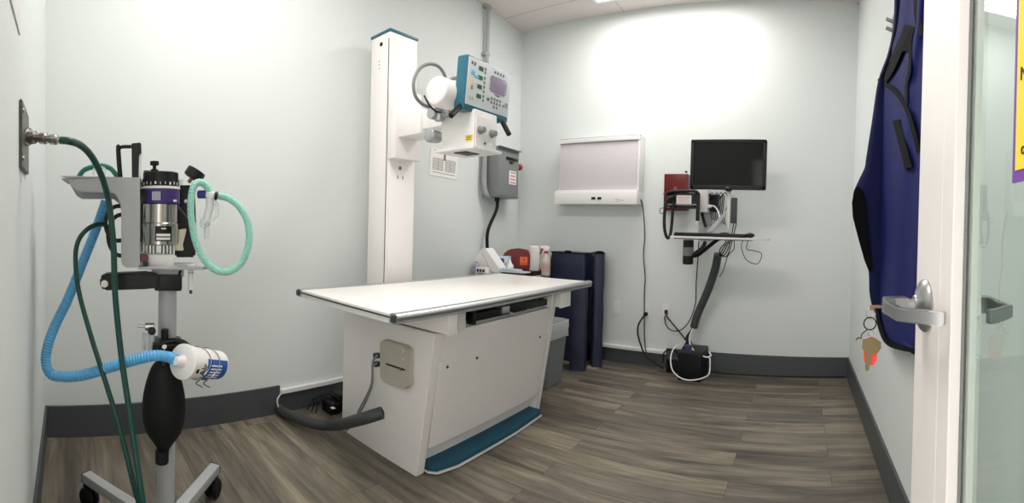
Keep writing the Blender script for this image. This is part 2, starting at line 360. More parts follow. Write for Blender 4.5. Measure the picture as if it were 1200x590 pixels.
bm = B(); box2(bm, (px1 + fo - .03, py0 + .44, .665), (px1 + fo + .02, py0 + .50, .70), .004); tube(bm, [(px1 + fo + .02, py0 + .5, .665), (px1 + fo + .03, py0 + .55, .652), (px1 + fo + .025, py0 + .66, .66)], .005); obj('latch_lever', bm, M_alu, t)
obj('bracket', box2(B(), (px1 + fo - .01, py0 + .12, zt + .006), (px1 + fo + .02, py0 + .17, .72), .003), M_whitep, t); obj('bracket', box2(B(), (px1 + fo - .01, py1 - .12, zt + .01), (px1 + fo + .04, py1 - .09, .72), .003), M_whitep, t)
# the top: white panel, dark seal, front and back rails
X0, X1, Y0_, Y1_ = -1.992, -1.247, 1.079, 2.637
obj('table_top', box2(B(), (X0 + .02, Y0_, .749), (X1 - .03, Y1_, .760), .002), M_tabletop, t)
bm = B(); box2(bm, (X0 + .02, Y0_ - .003, .744), (X1 - .03, Y1_ + .003, .749)); obj('edge_strip', bm, M_dark, t)
obj('under_frame', box2(B(), (X0 + .03, Y0_, .724), (X1 - .05, Y1_, .744)), M_whitep, t)
def rail(x, s):
    bm = B(); prof = [(-.024, .728), (-.024, .761), (-.010, .765), (.006, .765), (.015, .759), (.019, .751), (.017, .744), (.010, .741), (.016, .738), (.016, .732), (.010, .727), (0, .725)]
    prism(bm, [(x + s * a, Y0_ - .004, b) for a, b in prof], (0, Y1_ - Y0_ + .008, 0)); return bm
for x, s in ((X1 - .018, 1), (X0 + .012, -1)):
    r = obj('side_rail', rail(x, s), M_alu, t)
    for y in (Y0_ - .016, Y1_ + .002): obj('end_cap', box2(B(), (x - .012, y + .004, .732), (x + .012, y + .012, .758), .003), M_dark, r)
# foot treadle
bm = B(); zt2 = .032
pl = [(-1.505, 1.42), (-1.505, 2.30), (-1.40, 2.30), (-1.375, 2.275), (-1.36, 2.0), (-1.362, 1.55), (-1.385, 1.44), (-1.42, 1.415)]
obj('foot_treadle', prism(B(), [(a, b, .014) for a, b in pl], (0, 0, .020), .003), M_tealpad, t)
obj('treadle_edge', prism(B(), [(a + .005 * (a > -1.5), b, .006) for a, b in pl], (0, 0, .008)), M_whitep, t)
# control box on the near end panel
yc = py0 - .030
cp = [at(449, 398.5, y=yc), at(474, 406, y=yc), at(479, 411, y=yc), at(479, 452, y=yc), at(474, 457, y=yc), at(449, 448, y=yc), at(444.5, 442, y=yc), at(444.5, 402, y=yc)]
cb = obj('control_box', prism(B(), cp, (0, .030, 0), .004), M_beige, t)
bm = B(); a = at(453, 427, y=yc - .003); b = at(474, 434, y=yc - .003); tube(bm, [a, b], .0035, smooth=False); obj('slot', bm, M_black, cb)
obj('key', lathe(B(), at(470.5, 433, y=yc), (0, -1, 0), [(0, .006), (.008, .006), (.009, .004)], 12), M_brass, cb)
for pxx, pyy in ((473, 412), (473, 421)): obj('button', lathe(B(), at(pxx, pyy, y=yc + .001), (0, -1, 0), [(0, .0055), (.003, .0055), (.004, .003)], 12), M_face, cb)
bm = B()
for pyy in (417, 427): c = at(441.5, pyy, y=yc + .01); box(bm, c, (.022, .03, .022), .003)
obj('connector', bm, M_dark, cb)
for k in (0, 1):
    bm = B(); tube(bm, [at(443 - k, 416 + 10 * k, y=yc - .006), at(437, 425 + 6 * k, y=yc - .02), at(436 - k, 450, y=yc - .016), at(431 - 2 * k, 465, y=yc - .012), at(424 - 3 * k, 480, y=yc - .010), at(413, 498, y=yc - .01), at(403, 507, y=yc - .04)], .0055 - .0015 * k); obj('cable', bm, M_grey, cb)

# dark foam covered tube lying behind and beside the near end
bm = B(); tube(bm, [at(327, 466, d=2.62), at(328, 479, d=2.60), at(345, 489, z=.045), at(368, 497, z=.05), at(392, 499, z=.075), at(418, 493, d=1.98), at(448, 484, d=1.94)], .026, 18)
h = obj('foam_tube', bm, M_dark); tag(h, 'dark grey padded tube curving from the wall past the near end of the x-ray table', 'tube')
e1, e2 = at(418, 493, d=1.98), at(448, 484, d=1.94); dd = (e2 - e1).normalized()
ORG[h] = ORG[h]; obj('painted_hollow', lathe(B(), e2 + dd * .0005, dd, [(0, .017), (.001, .017)], 18), M_black, h)  # black disc stands in for the dark inside of the tube
bm = B(); tube(bm, [WX(329, 462, .04), WX(325, 469, .04), WX(326, 477, .04), WX(328, 483, .03)], .004); tag(obj('cable', bm, M_whitep), 'short white cable drooping from the end of the wall raceway', 'cable')
# power bricks and wires on the floor behind the pedestal
pb = thing('power_adapter', 'black power adapters on the floor behind the x-ray table', 'power adapter', at(388, 482, z=0))
c = at(388, 483, z=.0); obj('housing', box(B(), c + Z * .032, (.10, .07, .062), .008), M_black, pb); c2 = at(397, 480, z=0); obj('housing', box(B(), c2 + Z * .05, (.09, .06, .10), .008), M_black, pb)
obj('sticker', box(B(), at(390, 479, z=.062) + Z * .002, (.025, .02, .003)), M_paper, pb)
for j in range(4):
    bm = B(); tube(bm, [at(355 + 5 * j, 478 + 2 * j, z=.005), at(365 + 3 * j, 470 - j, z=.03), at(378 + 2 * j, 464 - j, z=.10), at(392, 462 + j, z=.12), at(400, 470, z=.06)], .0032); tag(obj('power_cable', bm, M_black), 'thin black cable trailing on the floor behind the x-ray table', 'cable', 'loose cables behind the table')

# ================================================================= X-RAY TUBE STAND
t = thing('xray_tube_stand', 'tall white x-ray column carrying a tube head and teal edged control console', 'x-ray stand', (-2.21, 1.86, 0))
cx0, cx1, cy0, cy1, ztop = -2.30, -2.12, 1.725, 1.945, 2.215
def vx(z): return 0
obj('column', box2(B(), (cx0, cy0, 0), (cx1, cy1, ztop), .008), M_white, t)
obj('column_cap', box2(B(), (cx0 - .004, cy0 - .004, ztop), (cx1 + .004, cy1 + .004, ztop + .016), .004), M_teal, t)
obj('column_seam', box2(B(), (cx1 - .012, cy0 - .001, .0), (cx1 - .006, cy0 + .004, ztop - .04)), M_dark, t)
obj('front_cover', box2(B(), (cx1 - .003, cy0 + .012, .02), (cx1 + .004, cy1 - .012, ztop - .02), .003), M_white, t)
obj('base_foot', box2(B(), (-2.36, 1.66, 0), (-2.05, 2.01, .04), .006), M_white, t)
obj('power_button', lathe(B(), at(447, 52, y=cy0) , (0, -1, 0), [(0, .012), (.004, .012), (.006, .008)], 18), M_black, t)
for k, pyy in enumerate((72, 76, 80.5)): obj('indicator', lathe(B(), at(444.5, pyy, y=cy0), (0, -1, 0), [(0, .004), (.002, .004)], 10), M_grey, t)
z0c, z1c = at(476, 187, x=-2.05).z, at(476, 106, x=-2.05).z
car = obj('carriage', box2(B(), (-2.124, 1.722, z0c), (-2.05, 1.925, z1c), .010), M_white, t)
obj('carriage_marking', box2(B(), (-2.1165, 1.81, z0c - .055), (-2.1145, 1.83, z0c - .035)), M_ink, t)
bm = B()
for k in range(3): box2(bm, (-2.116, 1.80 + .02 * k, z0c - .11 + .02 * (k % 2)), (-2.1145, 1.807 + .02 * k, z0c - .09))
obj('printed_symbols', bm, M_ink, t)
za = at(480, 143, x=-1.95).z
bm = B(); box2(bm, (-2.05, 1.74, za - .075), (-1.86, 1.90, za + .065), .015); box2(bm, (-1.87, 1.76, za - .05), (-1.72, 1.88, za + .05), .012); obj('arm', bm, M_white, t)
TX_, TZ = -1.555, at(510, 106.6, x=-1.555).z
th = obj('tube_housing', lathe(B(), (TX_, 1.544, TZ), (0, 1, 0), [(0, .055), (.004, .066), (.012, .071), (.22, .071), (.225, .078), (.33, .078), (.335, .071), (.46, .07), (.475, .05)], 40), M_white, t)
obj('trunnion', lathe(B(), (-1.75, 1.82, TZ - .02), (1, 0, 0), [(0, .04), (.02, .055), (.12, .055), (.16, .04)], 28), M_alu, t)
kz = at(516, 134, x=-1.62).z
bm = B(); cyl(bm, (-1.64, 1.60, kz), (-1.64, 1.68, kz), .028); cyl(bm, (-1.62, 1.64, kz - .035), (-1.62, 1.64, kz + .03), .022); box(bm, (-1.60, 1.70, kz + .01), (.09, .12, .045), .008); obj('pivot_joint', bm, M_alu, t)
kz2 = at(511, 160, x=-1.70).z
bm = B(); lathe(bm, (-1.71, 1.68, kz2), (0, -1, 0), [(-.05, .03), (.0, .036), (.018, .036), (.024, .028)], 26); obj('swivel_knob', bm, M_alu, t)
bm = B(); a = at(503, 123, x=-1.60); b = at(524, 130, x=-1.60); tube(bm, [at(497, 112, x=-1.62), a, at(512, 131, x=-1.60), b, at(530, 122, x=-1.56)], .004); obj('wire', bm, M_black, t)
# high tension cable loop behind the tube
bm = B(); rr = [(520, 112), (522.5, 100), (521, 88), (514, 78), (504, 75), (494, 78.5), (487, 88), (484.5, 100), (487, 113), (495, 122), (505, 126)]
tube(bm, [at(a, b, x=-1.66) for a, b in rr], .0085, 12); obj('cable_loop', bm, M_grey, t)
bm = B(); rr = [(524, 112), (524, 100), (529, 93), (537, 92), (541, 98)]
tube(bm, [at(a, b, x=-1.60) for a, b in rr], .0085, 12); obj('cable_loop', bm, M_grey, t)
# collimator
cz0, cz1 = at(556, 174, x=-1.42).z, at(556, 134, x=-1.42).z
co = obj('collimator', box2(B(), (-1.64, 1.68, cz0 + .012), (-1.425, 1.855, cz1 + .03), .006), M_white, t)
obj('face_plate', box2(B(), (-1.428, 1.69, cz0 + .016), (-1.420, 1.845, cz1), .002), M_whitep, co)
obj('bottom_plate', box2(B(), (-1.66, 1.655, cz0 - .004), (-1.405, 1.875, cz0 + .012), .004), M_whitep, co)
obj('light_window', box2(B(), (-1.57, 1.70, cz0 - .008), (-1.49, 1.80, cz0 - .003)), M_black, co)
for q, (a, b) in enumerate(((562.5, 152.5), (576, 157))):
    c = at(a, b, x=-1.42); obj('knob', lathe(B(), c, (1, 0, 0), [(0, .020), (.006, .020), (.008, .016), (.026, .015), (.030, .011)], 24), M_grey, co)
for a, b in ((561, 164), (568, 168.5), (576, 170)): c = at(a, b, x=-1.42); obj('button', lathe(B(), c, (1, 0, 0), [(0, .005), (.004, .005)], 12), M_dark if a == 568 else M_face, co)
c = at(549, 161.5, x=-1.455); obj('warning_label', box(B(), (c.x, 1.6785, c.z), (.042, .002, .026)), M_yel, co)
bm = B(); 
for k in range(3): box(bm, (c.x, 1.677, c.z + .007 - .007 * k), (.03, .001, .002))
obj('label_text', bm, M_inkd, co)
# console
cn_y0, cn_y1 = 1.617, 1.965
zT, zB = at(548.5, 64.3, x=-1.42).z + .006, at(543, 126, x=-1.44).z - .008
n = Vector((1, 0, -.085)).normalized(); v = Vector((.085, 0, 1)).normalized(); u = Y
cc = Vector((-1.43, (cn_y0 + cn_y1) / 2, (zT + zB) / 2)); Wc, Hc = cn_y1 - cn_y0, zT - zB
fr = (u, v, n)
cs = obj('console', box(B(), cc - n * .033, (Wc, Hc, .066), .010, fr, 3), M_teal, t)
obj('face_plate', box(B(), cc + n * .0005 + v * .010, (Wc - .014, Hc - .036, .003), .001, fr), M_face, cs)
def cf(s, tt, w, h, m, nm, th=.003, bev=.0008):
    # s runs from the near (left) edge to the far edge, tt from the top down
    p = cc + u * ((s - .5) * (Wc - .02)) + v * ((.5 - tt) * (Hc - .04) + .010) + n * .002
    obj(nm, box(B(), p, (w, h, th), bev, fr), m, cs)
cf(.70, .37, .118, .080, M_lcd, 'display')
for s_, t_ in ((.27, .15), (.27, .35), (.27, .55), (.27, .76)): cf(s_, t_, .034, .020, M_ygreen, 'readout')
for k, (s_, t_) in enumerate(((.37, .12), (.37, .20), (.37, .32), (.37, .42), (.37, .52), (.37, .62), (.37, .73), (.37, .82))): cf(s_, t_, .011, .013, M_ink, 'button')
for s_ in (.60, .67, .74, .81): cf(s_, .09, .012, .013, M_ink, 'button')
for s_ in (.07, .13): cf(s_, .10, .013, .015, M_ink, 'button'); cf(s_, .85, .013, .015, M_beige, 'button')
for i in range(4):
    for j in range(2 + (i > 0 and i < 3)): cf(.57 + .07 * i, .70 + .09 * j, .013, .013, M_ink, 'button')
cf(.49, .75, .018, .014, M_ygreen, 'readout'); cf(.87, .78, .012, .012, M_ink, 'button')
cf(.10, .30, .030, .024, M_cyan, 'printed_arrow'); cf(.19, .36, .036, .012, M_cyan, 'printed_arrow'); cf(.09, .52, .022, .05, M_peach, 'printed_panel'); cf(.10, .62, .012, .018, M_ink, 'printed_panel')
for i in range(6): cf(.505, .24 + .05 * i, .010, .004, M_inkd, 'printed_text', .0015, 0); cf(.905, .24 + .05 * i, .010, .004, M_inkd, 'printed_text', .0015, 0)
for i in range(3): cf(.70, .585 + .022 * i * .6, .05 - .01 * i, .0025, M_ink, 'printed_text', .0015, 0)
for i in range(4): cf(.945, .70 + .03 * i, .024, .003, M_ink, 'printed_text', .0015, 0)
for s_ in (.30, .72): p = cc + u * ((s_ - .5) * Wc) + v * (Hc / 2 + .002) - n * .03; obj('clip', box(B(), p, (.02, .006, .012), .002, fr), M_dark, cs)
bm = B(); a = at(543, 121, x=-1.47); b = at(528, 136, x=-1.45); cyl(bm, a, b, .0135, 18, .004); obj('hand_grip', bm, M_black, cs)
bm = B(); a = at(589, 143, x=-1.44); b = at(597, 158.5, x=-1.40); cyl(bm, a, b, .0135, 18, .004); obj('hand_grip', bm, M_black, cs)

# ---- paper notice, conduit, disconnect switch on the left wall
p = [WX(505, 172, .002), WX(537, 179, .002), WX(535, 211, .002), WX(503, 205, .002)]
n_ = obj('safety_notice', prism(B(), p, NX * .0015), M_paper); tag(n_, 'white printed notice taped to the left wall below the x-ray head', 'notice')
bm = B()
def q(s, t_): return (p[0] * (1 - s) + p[1] * s) * (1 - t_) + (p[3] * (1 - s) + p[2] * s) * t_
def strip(s0, s1, t0, t1): prism(bm, [q(s0, t0) + NX * .0017, q(s1, t0) + NX * .0017, q(s1, t1) + NX * .0017, q(s0, t1) + NX * .0017], NX * .0006)
strip(.12, .35, .07, .11); strip(.6, .9, .07, .10); strip(.42, .58, .12, .17); strip(.46, .54, .17, .40)
for k in range(9): strip(.1, .45, .36 + .05 * k, .378 + .05 * k); strip(.55, .9, .36 + .05 * k, .378 + .05 * k)
for k in (.1, .28, .45, .55, .72, .9): strip(k - .005, k + .005, .36, .78)
strip(.1, .9, .86, .88)
obj('print', bm, M_ink, n_)
yb = 3.0
cz = at(567, 175, y=2.96).z
bm = B(); tube(bm, [wx(2.975, CEIL, .035), wx(2.975, cz + .03, .035)], .016, 16, False); cd_ = obj('conduit', bm, M_greyenamel); tag(cd_, 'grey metal conduit running from the ceiling to the switch box', 'conduit')
for zz in (2.5, CEIL - .012): obj('strap', box(B(), wx(2.975, zz, .02), (.045, .07, .02), .003), M_greyenamel, cd_)
bm = B(); tube(bm, [wx(2.975, cz + .04, .035), wx(2.97, cz - .1, .04), wx(2.965, 1.45, .045), wx(2.985, 1.36, .05), wx(3.03, 1.345, .06)], .021, 16, rib=.003, pitch=.010); tag(obj('flexible_conduit', bm, M_flex), 'ribbed flexible metal conduit beside the grey switch box', 'conduit')
sw = thing('disconnect_switch', 'grey wall switch box with red ball lever handle', 'switch box', wx(3.17, 1.33, .07))
ya, yb_ = 3.00, 3.33; zb_, zt_ = 1.335, 1.745
fx = (NX, UX, Z)
cS = wx((ya + yb_) / 2, (zb_ + zt_) / 2, .075)
obj('enclosure', box(B(), cS, (.145, yb_ - ya, zt_ - zb_), .005, fx), M_boxgrey, sw)
obj('door', box(B(), cS + NX * .0745 - Z * .012, (.006, yb_ - ya - .02, zt_ - zb_ - .05), .003, fx), M_boxgrey, sw)
obj('top_lip', box(B(), cS + NX * .05 + Z * .205, (.10, yb_ - ya, .008), .001, fx), M_boxgrey, sw)
obj('latch', box(B(), cS + NX * .082 + Z * .125 + UX * .04, (.012, .17, .022), .003, fx), M_black, sw)
obj('latch', box(B(), cS + NX * .082 + Z * .095 + UX * .03, (.010, .05, .014), .003, fx), M_black, sw)
lb = obj('warning_sticker', box(B(), cS + NX * .079 - Z * .03 + UX * .06, (.002, .11, .115), .0, fx), M_paper, sw)
bm = B()
for k in range(4): box(bm, cS + NX * .0805 + Z * (.012 - .028 * k) + UX * .06, (.001, .085, .010), 0, fx)
obj('sticker_print', bm, mat('faded_red_print', (196, 120, 128), .6), lb)
hy = (yb_ - ya) / 2
hd = obj('lever', box(B(), cS + UX * (hy + .022) - Z * .03, (.05, .03, .17), .008, fx), M_boxgrey, sw)
a = cS + UX * (hy + .03) + Z * .02; b = cS + UX * (hy + .075) + NX * .03 + Z * .085; obj('lever_arm', cyl(B(), a, b, .012), M_greyenamel, hd)
obj('ball_knob', lathe(B(), b - Vector((0, 0, .03)), (0, 0, 1), [(.030 + .030 * math.sin(-PI / 2 + PI * i / 12) , max(.0001, .030 * math.cos(-PI / 2 + PI * i / 12))) for i in range(13)], 20), M_red, hd)
bm = B(); p0 = cS - Z * ((zt_ - zb_) / 2); tube(bm, [p0 - UX * .05 + Z * .0, p0 - UX * .055 - Z * .1, WX(572, 270, .06), WX(571, 292, .06), WX(573, 330, .05), WX(575, 370, .04)], .014, 12); tag(obj('power_cable', bm, M_rubber), 'thick black cable hanging down from the grey switch box', 'cable')
obj('cable_gland', cyl(B(), p0 - UX * .05 - Z * .03, p0 - UX * .05 + Z * .002, .022), M_black, sw)

# ================================================================= SUPPLIES IN THE CORNER
t = thing('supply_cart', 'low grey supply cabinet in the corner behind the x-ray table', 'cabinet', (-2.19, 3.06, 0))
ca0, ca1, cb0, cb1, cz_ = -2.385, -2.0, 2.78, 3.42, .70
obj('body', box2(B(), (ca0 + .01, cb0 + .01, .05), (ca1 - .012, cb1 - .01, cz_ - .02), .004), M_greyenamel, t)
obj('worktop', box2(B(), (ca0, cb0, cz_ - .02), (ca1, cb1, cz_), .004), M_whitep, t)
for k in range(2): d_ = obj('door', box2(B(), (ca1 - .014, cb0 + .02 + .305 * k, .08), (ca1 - .002, cb0 + .31 + .305 * k, cz_ - .04), .003), M_greyenamel, t); obj('handle', box2(B(), (ca1 - .002, cb0 + .28 + .06 * k - .01, .4), (ca1 + .006, cb0 + .29 + .06 * k - .01, .5), .002), M_alu, d_)
obj('plinth', box2(B(), (ca0 + .02, cb0 + .03, 0), (ca1 - .03, cb1 - .02, .05)), M_dark, t)
zs = cz_
def onc(px, y): # point on the worktop seen at column px
    x = at(px, 300, y=y).x; return Vector((x, y, zs))
# folded maroon pad
c = Vector((-2.14, 3.18, zs)); bm = B(); prism(bm, rrect(c, X, Y, .27, .42, .05), Z * .022, .006); prism(bm, rrect(c + Vector((.01, .02, .022)), X, Y, .25, .36, .05), Z * .018, .006)
tag(obj('folded_pad', bm, M_maroonpad), 'folded maroon vinyl pad lying flat under the sharps container', 'pad')
zs2 = zs + .041
# sharps container: tub with domed top
c = onc(607, 3.19); c.z = zs2; bm = B()
prf = [(-.115, 0), (.115, 0), (.118, .10), (.115, .135), (.07, .165), (0, .175), (-.07, .165), (-.120, .125), (-.118, .08)]
d1 = Vector((math.cos(-.15) , math.sin(.55), 0)).normalized(); d2 = Z.cross(d1)
prism(bm, [c + d1 * a + Z * b - d2 * .055 for a, b in prf], d2 * .10, .010)
s_ = obj('sharps_container', bm, M_maroon); tag(s_, 'dark red plastic sharps container with orange label', 'sharps container')
obj('orange_label', box(B(), c + d1 * .055 - d2 * .057 + Z * .075, (.062, .002, .065), 0, (d1, d2, Z)), M_orange, s_)
bm = B()
for k in range(3): box(bm, c + d1 * .055 - d2 * .0585 + Z * (.056 - .008 * k), (.05, .001, .004), 0, (d1, d2, Z))
lathe(bm, c + d1 * .055 - d2 * .0585 + Z * .085, -d2, [(0, .012), (.001, .012)], 6); obj('label_print', bm, mat('dark_orange_print', (190, 84, 40), .6), s_)
# paper roll
c = onc(626.5, 3.24); tag(obj('wipes_canister', lathe(B(), c, Z, [(0, .046), (.003, .048), (.235, .048), (.238, .044), (.24, .015)], 32), M_paper), 'tall white paper towel roll standing behind the spray bottle', 'paper roll')
# spray bottle
c = onc(640, 3.27); sb = thing('spray_bottle', 'clear spray bottle with red trigger beside the white roll', 'spray bottle', c)
obj('bottle', lathe(B(), c, Z, [(0, .034), (.004, .038), (.11, .038), (.135, .034), (.165, .018), (.185, .014)], 28), M_spray, sb)
obj('liquid_label', lathe(B(), c, Z, [(.03, .0388), (.10, .0388)], 28), mat('faded_pink_label', (196, 160, 150), .6), sb)
obj('collar', cyl(B(), c + Z * .183, c + Z * .200, .017), M_red, sb)
fu, fv = Vector((-.85, -.52, 0)).normalized(), Vector((-.52, .85, 0)).normalized()
bm = B(); prism(bm, [c + fu * a + Z * b - fv * .009 for a, b in ((-.03, .222), (-.012, .200), (.015, .200), (.020, .218), (.055, .226), (.052, .240), (.0, .245), (-.03, .236))], fv * .018, .003); obj('spray_head', bm, M_whitep, sb)
bm = B(); prism(bm, [c + fu * a + Z * b - fv * .006 for a, b in ((.018, .220), (.040, .226), (.050, .175), (.042, .172), (.030, .205))], fv * .012, .002); box(bm, c + fu * .062 + Z * .232, (.018, .014, .018), .002, (fu, fv, Z)); obj('trigger', bm, M_red, sb)
# white leaning dispenser
tw = thing('tissue_box', 'white open flap dispenser leaning at the back corner of the x-ray table', 'dispenser', onc(572, 2.88))
bm = B(); yy = 2.86; pts = [at(563, 292, y=yy), at(569, 291, y=yy), at(585, 315, y=yy), at(583, 320, y=yy), at(576, 319, y=yy)]
prism(bm, pts, (.0, .10, 0), .004); obj('flap', bm, M_whitep, tw)
bm = B(); pts = [at(556, 303, y=yy + .02), at(563, 293, y=yy + .02), at(576, 318, y=yy + .02), at(575, 326, y=yy + .02), at(556, 326, y=yy + .02)]; prism(bm, pts, (0, .08, 0), .004); obj('body', bm, M_paper, tw)
c = onc(558.5, 2.84); bm = lathe(B(), c, Z, [(0, .022), (.003, .024), (.08, .024), (.095, .010), (.11, .010)], 22); tag(obj('lotion_bottle', bm, M_violet), 'small violet bottle at the far left of the cluttered cabinet', 'bottle')
c = onc(566, 2.82); s1 = obj('wipes_pack', box(B(), c + Z * .036, (.10, .05, .07), .008), M_whitep); tag(s1, 'small white pack with dark lettering in front of the leaning dispenser', 'pack')
bm = B(); tt_ = Z * .036 + c - Y * .026
for k in range(3): box(bm, tt_ + X * (-.028 + .028 * k) + Z * (.010), (.020, .002, .020))
box(bm, tt_ - Z * .012, (.07, .002, .006)); obj('lettering', bm, M_inkd, s1)
c = onc(589, 3.06); c.z = zs2; gb = obj('glove_box', box(B(), c + Z * .055, (.13, .08, .11), .004, (Vector((.9, .42, 0)).normalized(), Vector((-.42, .9, 0)).normalized(), Z)), M_ltblue); tag(gb, 'pale blue and white carton left of the sharps container', 'box')
f1, f2 = Vector((.9, .42, 0)).normalized(), Vector((-.42, .9, 0)).normalized()
bm = B(); box(bm, c + Z * .085 - f2 * .041, (.04, .002, .016), 0, (f1, f2, Z)); box(bm, c + Z * .075 - f2 * .041 + f1 * .012, (.02, .002, .03), 0, (f1, f2, Z)); obj('printed_mark', bm, mat('navy_print', (70, 100, 150), .6), gb)
obj('white_panel', box(B(), c + Z * .085 - f2 * .0402, (.10, .001, .045), 0, (f1, f2, Z)), M_paper, gb)
c = onc(598, 3.0); c.z = zs2; tag(obj('squeeze_bottle', lathe(B(), c, Z, [(0, .028), (.003, .030), (.045, .029), (.065, .012), (.075, .010), (.10, .002)], 22), M_whitep), 'small white squeeze bottle with pointed tip before the sharps container', 'bottle')
bm = B(); c = onc(602, 2.93); c.z = zs2; prism(bm, [c + Vector(a) for a in ((-.11, -.05, 0), (.12, -.04, .0), (.13, .05, 0), (.02, .06, 0), (-.11, .05, 0))], Z * .012, .004); prism(bm, [c + Vector(a) + Z * .012 for a in ((-.08, -.04, 0), (.04, -.03, .0), (.07, .03, 0), (-.06, .05, 0))], Z * .014, .005); tag(obj('plastic_packets', bm, mat('crinkled_pale_film', (200, 214, 220), .25, var=.1, bump=.6)), 'crumpled clear plastic packets in front of the sharps container', 'packet')

# ---- waste bin
c = Vector((-1.675, 2.79, 0)); wb = thing('waste_bin', 'grey plastic waste bin with a clear liner behind the x-ray table', 'waste bin', c)
def rloop(z, w, d, r): return rrect(c + Z * z, X, Y, w, d, r, 5)
def loft(bm, loops, cap0=True, cap1=False):
    R = [[bm.verts.new(p) for p in l] for l in loops]; n = len(R[0])
    for a, b in zip(R, R[1:]):
        for i in range(n): bm.faces.new((a[i], a[(i + 1) % n], b[(i + 1) % n], b[i]))
    if cap0: bm.faces.new(R[0][::-1])
    if cap1: bm.faces.new(R[-1])
    bmesh.ops.recalc_face_normals(bm, faces=bm.faces); return bm
obj('bin_body', loft(B(), [rloop(0, .17, .23, .03), rloop(.004, .18, .24, .035), rloop(.42, .235, .31, .045), rloop(.425, .235, .31, .045), rloop(.42, .225, .30, .04), rloop(.03, .17, .23, .03), rloop(.028, .10, .15, .03)], True, True), M_bin, wb)
bm = B(); L_ = []
for z, w, d, am in ((.33, .232, .306, .010), (.36, .238, .312, .006), (.40, .242, .318, .004), (.437, .244, .320, .003), (.44, .236, .312, .002), (.41, .222, .296, .003), (.2, .19, .26, .004)):
    L_.append([p + Vector(((p.x - c.x), (p.y - c.y), 0)).normalized() * (am * math.sin(i * 2.3 + z * 40)) + Z * (am * .9 * math.sin(i * 1.7)) for i, p in enumerate(rrect(c + Z * z, X, Y, w, d, .045, 8))])
obj('bin_liner', loft(bm, L_, False, False), M_liner, wb)

# ---- navy positioning pads in the corner
def pad(c, w, d, h, ang, label, straps=True, lean=0):
    u_ = Vector((math.cos(ang), math.sin(ang), 0)); v_ = Z.cross(u_); t = thing('positioning_pad', label, 'positioning pad', c, 'navy pads standing by the bin')
    lo = []
    for k in range(15):
        z = h * k / 14; e = .003 * math.sin(k * 1.3) ; s = 1 - .35 * max(0, (k - 13)) * .15
        lo.append([p + u_ * (.0018 * math.sin(i * 1.9 + k * .8)) for i, p in enumerate(rrect(Vector(c) + Z * z + v_ * lean * z, u_, v_, (w + e) * s, (d - e) * s, .018, 4))])
    obj('cushion', loft(B(), lo, True, True), M_navy, t)
    bm = B(); tube(bm, [p for p in rrect(Vector(c) + Z * (h - .004) + v_ * lean * h, u_, v_, w * .99, d * .99, .018, 4)] + [rrect(Vector(c) + Z * (h - .004) + v_ * lean * h, u_, v_, w * .99, d * .99, .018, 4)[0]], .005, 6, False); obj('piping', bm, M_trim, t)
    if straps:
        p = Vector(c) + Z * h + v_ * lean * h; obj('strap', tube(B(), [p - u_ * .03 - v_ * d * .4, p - u_ * .018 + Z * .006 - v_ * d * .42, p + u_ * .018 + Z * .006 - v_ * d * .42, p + u_ * .03 - v_ * d * .4], .008, 8), M_trim, t)
    return t
pad((-1.825, 3.455, 0), .335, .17, .895, -.03, 'wide tall navy blue pad behind the shorter navy pad')
pad((-1.565, 3.425, 0), .085, .20, .905, .5, 'tall narrow navy pad at the right of the navy group')
pad((-1.625, 3.225, 0), .125, .13, .66, .35, 'shorter navy pad standing in front of the tall ones', False)

# ================================================================= LIGHTBOX
t = thing('xray_lightbox', 'white wall mounted x-ray film viewer with two dark rocker switches', 'lightbox', (-1.62, YB, 1.3))
yf = 3.47; xl, xrr = at(655.7, 200, y=yf).x, at(750, 200, y=yf).x
zt_, zm, zb_ = at(703, 161, y=yf).z, at(703, 225.5, y=yf).z, at(703, 240, y=yf).z
obj('housing', box2(B(), (xl, yf, zm - .02), (xrr, YB, zt_), .004), M_whitep, t)
obj('viewing_panel', box2(B(), (xl + .012, yf - .006, zm), (xrr - .02, yf + .002, zt_ - .035), .002), M_lightbox, t)
tr_ = obj('film_clip_rail', box2(B(), (xl, yf - .018, zt_ - .038), (xrr, yf + .01, zt_ - .002), .004), M_whitep, t)
obj('clip_strip', box2(B(), (xl, yf - .010, zt_ - .006), (xrr, yf + .01, zt_ + .002)), M_teal, tr_)
obj('clip_painted_shadow', box2(B(), (xl + .01, yf - .012, zt_ - .043), (xrr - .01, yf - .004, zt_ - .038)), M_ink, tr_)  # grey strip painted in as the shade under the clip rail
for x_ in (xrr - .018,):
    obj('side_frame', box2(B(), (x_, yf - .014, zm), (xrr, yf + .01, zt_ - .038), .003), M_whitep, t)
sh = obj('switch_housing', box2(B(), (xl - .012, yf - .055, zb_), (xrr + .002, YB, zm), .006), M_whitep, t)
obj('film_ledge', box2(B(), (xl - .012, yf - .040, zm), (xrr - .005, yf + .005, zm + .016), .003), M_whitep, t)
for pxx in (695.5, 702.5): c = at(pxx, 232.6, y=yf - .055); obj('rocker_switch', box(B(), (c.x, yf - .057, c.z), (.034, .010, .020), .003), M_black, sh)
bm = B(); c = at(726, 235.5, y=yf - .056)
for a, b, w in ((-.025, .012, .03), (.005, .004, .045), (-.02, -.006, .025), (.03, .004, .012)): box(bm, (c.x + a, yf - .0555, c.z + b), (w, .001, .003))
obj('printed_mark', bm, M_ink, sh)
# its power cord down to the outlet
bm = B(); tube(bm, [at(751, 234, y=3.50), at(753.5, 245, y=3.53), at(755.5, 275, y=3.55), at(754, 300, y=3.55), at(756, 325, y=3.555), at(755, 345, y=3.555), at(755, 375, y=3.55), at(755, 395, y=3.545), at(757, 413, y=3.53)], .0045, 8)
obj('power_cord', bm, M_dark, t)

